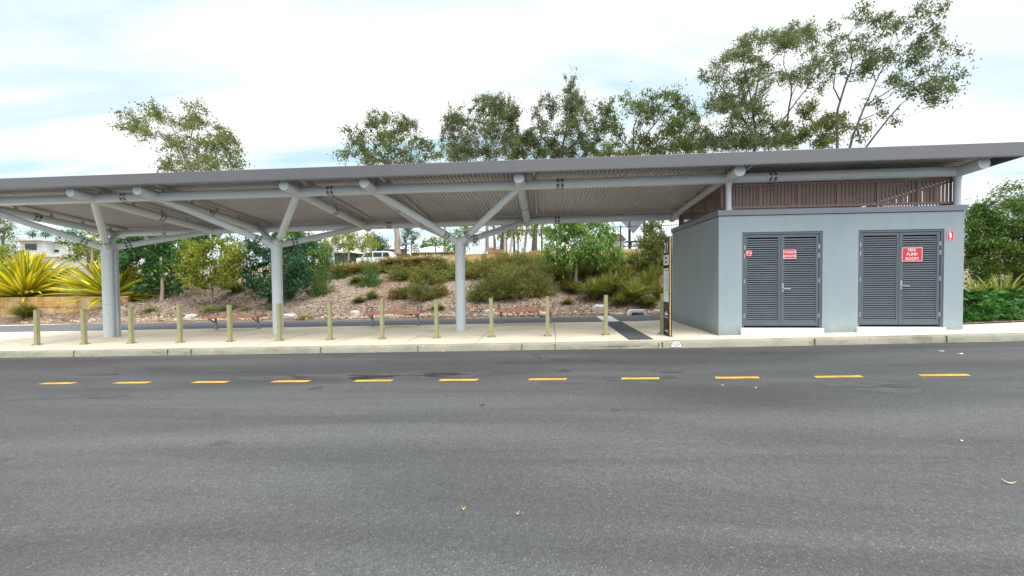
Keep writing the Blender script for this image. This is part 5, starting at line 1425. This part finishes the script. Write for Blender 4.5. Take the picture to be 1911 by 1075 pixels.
for (px, py, w, h) in [(775,512,95,40),(840,510,95,40),(893,512,95,42),(945,508,90,52),(990,506,75,40),(800,530,90,34),(750,522,70,32),(865,524,80,34),(920,520,90,38),(965,522,80,38),(1022,512,60,34),(715,508,60,32),(905,566,66,42),(950,562,95,54),(1000,556,70,50),(925,560,80,46),(975,545,90,50),(795,560,66,38),(760,556,50,26),(1035,520,44,30)]:
    i += 1; place(OL, px, py, w, h, lO, gO, i, hf=(.62 if px < 850 else .72) if py < 526 else .95, off=.25 if px < 850 else .55)
for (px, py, w, h, lab) in [(655,507,90,30,'rusty orange brown bush at the left end of the bush mass'),(690,503,90,32,'rusty brown bush crest below the white parked vehicle'),(742,500,90,28,'rusty bush crest below the thick gum trunk'),(800,503,100,22,'rusty topped bush below the white hipped roof'),(738,560,42,24,'low brownish bush left of the lower bush pair'),(1005,500,70,30,'reddish brown bush against the sandstone wall'),(820,556,40,30,'rust tinged bush just left of the right column')]:
    i += 1; place(RU, px, py, w, h, lab, 'rust tinged bushes on the bank', i, hf=.42 if py < 508 else .8, off=.1 if py < 508 else .55)
for (px, py, w, h, lab) in [(562,535,34,34,'dark upright shrub right of the fresh green round tree'),(592,556,40,46,'spiky upright shrub in front of the others on bare mulch'),(604,508,42,44,'tall upright shrub on the steep mulch near the crest'),(632,522,32,32,'dark round shrub left of the rusty bushes'),(683,538,48,44,'bright yellow green shrub alone on open mulch'),(598,527,30,26,'small shrub between the two upright ones')]:
    i += 1; place(EM, px, py, w, h, lab, 'young shrubs planted on the open mulch', i)
lT = 'green and straw coloured grass tuft among the tufts right of the green tree'
for (px, py, w, h) in [(1050,536,56,34),(1042,522,50,28),(1100,534,60,42),(1130,530,70,44),(1090,520,56,30),(1150,512,66,32),(1188,506,56,38),(1112,567,62,44),(1148,562,66,48),(1190,572,64,46),(1215,552,50,44),(1172,542,60,40),(1226,532,44,40),(1165,526,50,30),(1204,522,56,36),(1130,550,60,36),(1232,565,40,40),(1075,552,50,26),(1095,508,56,28),(1140,500,56,26),(1180,557,52,34),(1212,578,44,26),(1060,546,44,24),(1160,575,44,26)]:
    i += 1; place(TU, px, py, w*1.25, h*1.1, lT, 'grass tufts at the right of the bank', i)
for (px, py, w, h, lab) in [(1060,570,32,16,'small lone tuft on the mulch below the green tree'),(660,533,50,16,'yellowish tuft below the dark round shrub'),(728,512,40,20,'pale yellow tuft beside the bright shrub'),(690,562,36,20,'thin brown tuft on open mulch above the middle bench'),(665,568,34,14,'small faded tuft left of the thin brown one'),(814,582,40,14,'grey green sprig on the mulch left of the right column'),(429,553,52,24,'dark spreading tuft under the yellow green tree'),(470,548,30,24,'pale grassy tuft under the bushy tree'),(20,606,74,30,'green grassy tuft at the left edge below the stone wall'),(35,602,60,24,'spreading green tuft right of the one at the left edge'),(108,585,26,18,'small green sprig at the foot of the stone wall')]:
    i += 1; place(TU, px, py, w, h, lab, 'single grass tufts on the mulch', i)
for (px, py, w, h, lab) in [(268,590,50,14,'bright green ground cover right of the first column'),(380,588,60,18,'bright green ground cover left of the leftmost bench'),(415,584,60,18,'bright green ground cover behind the leftmost bench'),(452,582,34,12,'green ground cover near the right end of the leftmost bench'),(500,582,44,14,'yellowing ground cover behind the middle column'),(562,598,50,14,'low green ground cover right of the middle column'),(765,590,50,10,'low weeds beside the right end of the middle bench'),(232,590,30,10,'weedy ground cover at the end of the stone wall')]:
    i += 1; place(GR, px, py, w, h, lab, 'ground cover patches along the path', i)
# straw grass along the crest
r = np.random.default_rng(5); VV, QQ = [], []; k = 0
for j in range(2600):
    x = r.uniform(-19, -6) if j < 1300 else r.uniform(-7, 3.4); y = r.uniform(21.2, 24.5) if j < 1300 else r.uniform(21.0, 22.0)
    z = bankz(x, y); th = r.uniform(0, 6.28); L = r.uniform(.1, .28); o_ = np.array([math.cos(th), math.sin(th), 0])
    a = np.array([x, y, z-.02]); s_ = np.array([-o_[1], o_[0], 0])*.012
    VV += [a-s_, a+s_, a+o_*L*.4+np.array([0, 0, L])+s_*.3, a+o_*L*.4+np.array([0, 0, L])-s_*.3]; QQ.append((k, k+1, k+2, k+3)); k += 4
tag(link_mesh('straw_grass', raw_mesh('straw_grass', np.array(VV), np.array(QQ), L_DRY)), kind='stuff')

# yellow strap leaved plants: broad folded blades
def flax(name, lab, loc, n, L, wid, seed, mat, low=.0, group=None):
    r = np.random.default_rng(seed); V, Q, UV = [], [], []; k = 0; segs = 6
    t = thing(name, lab, 'plant', loc, group)
    for i in range(n):
        th = r.uniform(0, 2*PI); f = i/n
        el = math.radians(86-78*f**.9+r.uniform(-8, 8)) if r.random() > low else math.radians(r.uniform(-5, 20))
        ll = L*r.uniform(.78, 1.06)*(.92 if f < .15 else 1.); w0 = wid*r.uniform(.8, 1.15)
        hd = np.array([math.cos(th), math.sin(th), 0]); up = np.array([0, 0, 1.])
        side = np.array([-math.sin(th), math.cos(th), 0])
        tw = r.uniform(-.9, .9); nrm0 = -hd*math.sin(el)+up*math.cos(el)
        side = side*math.cos(tw)+nrm0*math.sin(tw)
        c = hd*.10*(f+.2); bend = r.uniform(.05, .45)*(1.6 if r.random() < .12 else 1)
        for s in range(segs+1):
            u = s/segs; e = el-bend*u*u*1.2
            if s: c = c+(hd*math.cos(e)+up*math.sin(e))*ll/segs
            w = w0*(.55+.9*u if u < .45 else .955*(1-((u-.45)/.55)**1.7))+.002
            nn = -hd*math.sin(e)+up*math.cos(e)
            V += [c-side*w+nn*w*.35, c+side*w*0, c+side*w+nn*w*.35]
        for s in range(segs):
            for q, (u0, u1) in ((0, (0, .5)), (1, (.5, 1))):
                Q.append((k+3*s+q, k+3*s+q+1, k+3*s+3+q+1, k+3*s+3+q)); UV += [(u0, s/segs), (u1, s/segs), (u1, (s+1)/segs), (u0, (s+1)/segs)]
        k += 3*(segs+1)
    V = np.array(V)+np.array(loc); V[:, 2] = np.maximum(V[:, 2], loc[2]-.45)
    link_mesh('blades', raw_mesh('blades', V, np.array(Q), mat, UV), t)
    return t
gF = 'yellow strap leaved plants behind the stone wall'
p = at(46, 553, 18.4); flax('spiky_plant', 'larger yellow spiky plant at the left, behind the stone wall', (p.x, 18.4, ztop-.08), 200, 2.95, .125, 3, M_FLAX, 0, gF)
p = at(203, 553, 18.5); flax('spiky_plant', 'smaller yellow spiky plant half hidden by the first column', (p.x, 18.5, ztop-.08), 110, 2.5, .12, 5, M_FLAX, .12, gF)
p = at(1868, 548, 13.0); flax('spiky_plant', 'variegated strap leaved plant under the feathery tree at the right', (p.x, 13.0, pathz(p.x, 13)+.15), 90, 1.1, .045, 7, M_FLAXG, .25)
p = at(1822, 550, 13.3); flax('spiky_plant', 'variegated strap plant close to the right wall of the pump house', (p.x, 13.3, pathz(p.x, 13)+.15), 60, 1.1, .045, 8, M_FLAXG, .3)

# leafy ground cover hedge right of the pump house
r = np.random.default_rng(17); n = 5200
xs2 = r.uniform(9.75, 15.5, n); ysb = 10.15+.10*(xs2-9.75)**1.2; dy = np.abs(r.normal(size=n))*.9
ys2 = ysb+dy; hh = np.minimum(.50, .12+dy*.9)*(1+.34*np.sin(xs2*4.1)+.18*np.sin(xs2*9.7+ys2*5))
zs2 = np.array([pathz(x, 9.9) for x in xs2])+hh*r.uniform(.25, 1., n)**.5+.02
P = np.stack([xs2, ys2, zs2], 1)
S = np.stack([r.normal(size=n)*.6, -np.ones(n)*.8, np.ones(n)*.25], 1)
V, Q = leaves(P, .20, .10, 0, 18, S)
hd_ = thing('hedge', 'low glossy leaved hedge right of the pump house', 'hedge', (11, 10.6, pathz(11, 10)))
link_mesh('foliage', raw_mesh('foliage', V, Q, L_HEDGE), hd_)
w = Wood(); rr = random.Random(1)
for _ in range(70):
    x = rr.uniform(9.9, 15); y = 10.4+.10*(x-9.75)**1.2+rr.uniform(0, 1.2); z = pathz(x, 9.9)
    w.limb([(x, y, z-.02), (x+rr.uniform(-.1, .1), y-.05, z+.25), (x+rr.uniform(-.2, .2), y-.1, z+.5)], [.012, .01, .005], 4)
w.mb.build('stems', M_BARKD, hd_)
mb = MB()     # bed under the hedge and trees right of the building
for ix in range(30):
    x = 9.4+ix*.5
    for j, y in enumerate((10.05+.10*max(0, x-9.75)**1.2, 11.0, 12.5, 14.0, toeY(x)+.3)): mb.v.append((x, y, pathz(x, min(y, 9.9))+.03+.02*j))
for a in range(29):
    for j in range(4): mb.f.append((a*5+j, a*5+5+j, a*5+6+j, a*5+1+j)); mb.m.append(0); mb.sm.append(True)
tag(mb.build('planting_bed', M_MULCH), kind='structure')

# ================================================================== SKY, LIGHT, CAMERA
SUN_EL, SUN_AZ = math.radians(64), math.radians(138)   # azimuth from +Y, clockwise
wd = bpy.data.worlds.new('World'); bpy.context.scene.world = wd; wd.use_nodes = True
nt = wd.node_tree; nt.nodes.clear()
wo = N(nt, 'OutputWorld'); bg = N(nt, 'Background'); nt.links.new(bg.outputs[0], wo.inputs[0])
sky = N(nt, 'TexSky', sky_type='NISHITA', sun_disc=False); sky.sun_elevation = SUN_EL; sky.sun_rotation = SUN_AZ
sky.air_density = 1.0; sky.dust_density = 2.0
tc = N(nt, 'TexCoord'); sx = N(nt, 'SeparateXYZ'); nt.links.new(tc.outputs['Generated'], sx.inputs[0])
def math_(op, a, b=None, c=None, clamp=False):
    m = N(nt, 'Math', operation=op, use_clamp=clamp)
    for i, v in enumerate((a, b, c)):
        if v is None: continue
        if isinstance(v, (int, float)): m.inputs[i].default_value = v
        else: nt.links.new(v, m.inputs[i])
    return m.outputs[0]
zc = math_('ADD', math_('MAXIMUM', sx.outputs[2], 0.), .10)
cx_ = math_('DIVIDE', sx.outputs[0], zc); cy_ = math_('DIVIDE', sx.outputs[1], zc)
cb = N(nt, 'CombineXYZ'); nt.links.new(cx_, cb.inputs[0]); nt.links.new(cy_, cb.inputs[1])
mp = N(nt, 'Mapping'); mp.inputs['Rotation'].default_value = (0, 0, math.radians(-38)); mp.inputs['Scale'].default_value = (.42, 1.5, 1); nt.links.new(cb.outputs[0], mp.inputs[0])
f1 = noise_(nt, mp.outputs[0], 1.25, 6, .55, .5)
cover = ramp(nt, [(.34, (0, 0, 0)), (.57, (1, 1, 1))]); nt.links.new(f1, cover.inputs[0])
mp2 = N(nt, 'Mapping'); mp2.inputs['Rotation'].default_value = (0, 0, math.radians(-30)); mp2.inputs['Scale'].default_value = (.35, 1.1, 1); mp2.inputs['Location'].default_value = (3.1, 1.7, 0); nt.links.new(cb.outputs[0], mp2.inputs[0])
f2 = noise_(nt, mp2.outputs[0], .9, 5, .5, .3)
dens = ramp(nt, [(.30, (.64, .69, .77)), (.42, (.79, .81, .825)), (.58, (.90, .90, .90))]); nt.links.new(f2, dens.inputs[0])
# thin cloud brightens towards the veiled sun, high behind the viewer
sund = N(nt, 'VectorMath', operation='DOT_PRODUCT'); nt.links.new(tc.outputs['Generated'], sund.inputs[0])
sund.inputs[1].default_value = (math.sin(SUN_AZ)*math.cos(SUN_EL), math.cos(SUN_AZ)*math.cos(SUN_EL), math.sin(SUN_EL))
up = math_('MULTIPLY', math_('MAXIMUM', math_('SUBTRACT', sund.outputs['Value'], .42), 0.), 5.6)
gain = math_('ADD', up, 1.0)
sc_ = N(nt, 'VectorMath', operation='SCALE'); nt.links.new(dens.outputs[0], sc_.inputs[0]); nt.links.new(gain, sc_.inputs['Scale'])
sk = N(nt, 'VectorMath', operation='SCALE'); nt.links.new(sky.outputs[0], sk.inputs[0]); sk.inputs['Scale'].default_value = .10
# veil: even the open patches are milky
veil = mixc(nt, .70, sk.outputs[0], (.58, .80, .89))
fin = mixc(nt, cover.outputs[0], veil, sc_.outputs[0])
nt.links.new(fin, bg.inputs[0]); bg.inputs[1].default_value = 1.0

sl = bpy.data.lights.new('sun', 'SUN'); sl.energy = 1.6; sl.angle = math.radians(28); sl.color = (1, .95, .87)
so_ = bpy.data.objects.new('sun', sl); C.objects.link(so_)
d = Vector((math.sin(SUN_AZ)*math.cos(SUN_EL), math.cos(SUN_AZ)*math.cos(SUN_EL), math.sin(SUN_EL)))
so_.rotation_euler = d.to_track_quat('Z', 'Y').to_euler(); so_.location = (0, 0, 30)

cam = bpy.data.cameras.new('camera'); cam.sensor_width = 36; cam.lens = 36*FPX/PW; cam.clip_end = 3000; cam.clip_start = .05
co_ = bpy.data.objects.new('camera', cam); C.objects.link(co_)
co_.matrix_world = Matrix(((R_.x, U_.x, -F_.x, 0), (R_.y, U_.y, -F_.y, 0), (R_.z, U_.z, -F_.z, EYE), (0, 0, 0, 1)))
S_ = bpy.context.scene
S_.camera = co_
S_.view_settings.view_transform = 'Standard'; S_.view_settings.look = 'None'; S_.view_settings.exposure = .47; S_.view_settings.gamma = 1
S_.cycles.max_bounces = 6; S_.cycles.diffuse_bounces = 4; S_.cycles.transparent_max_bounces = 8
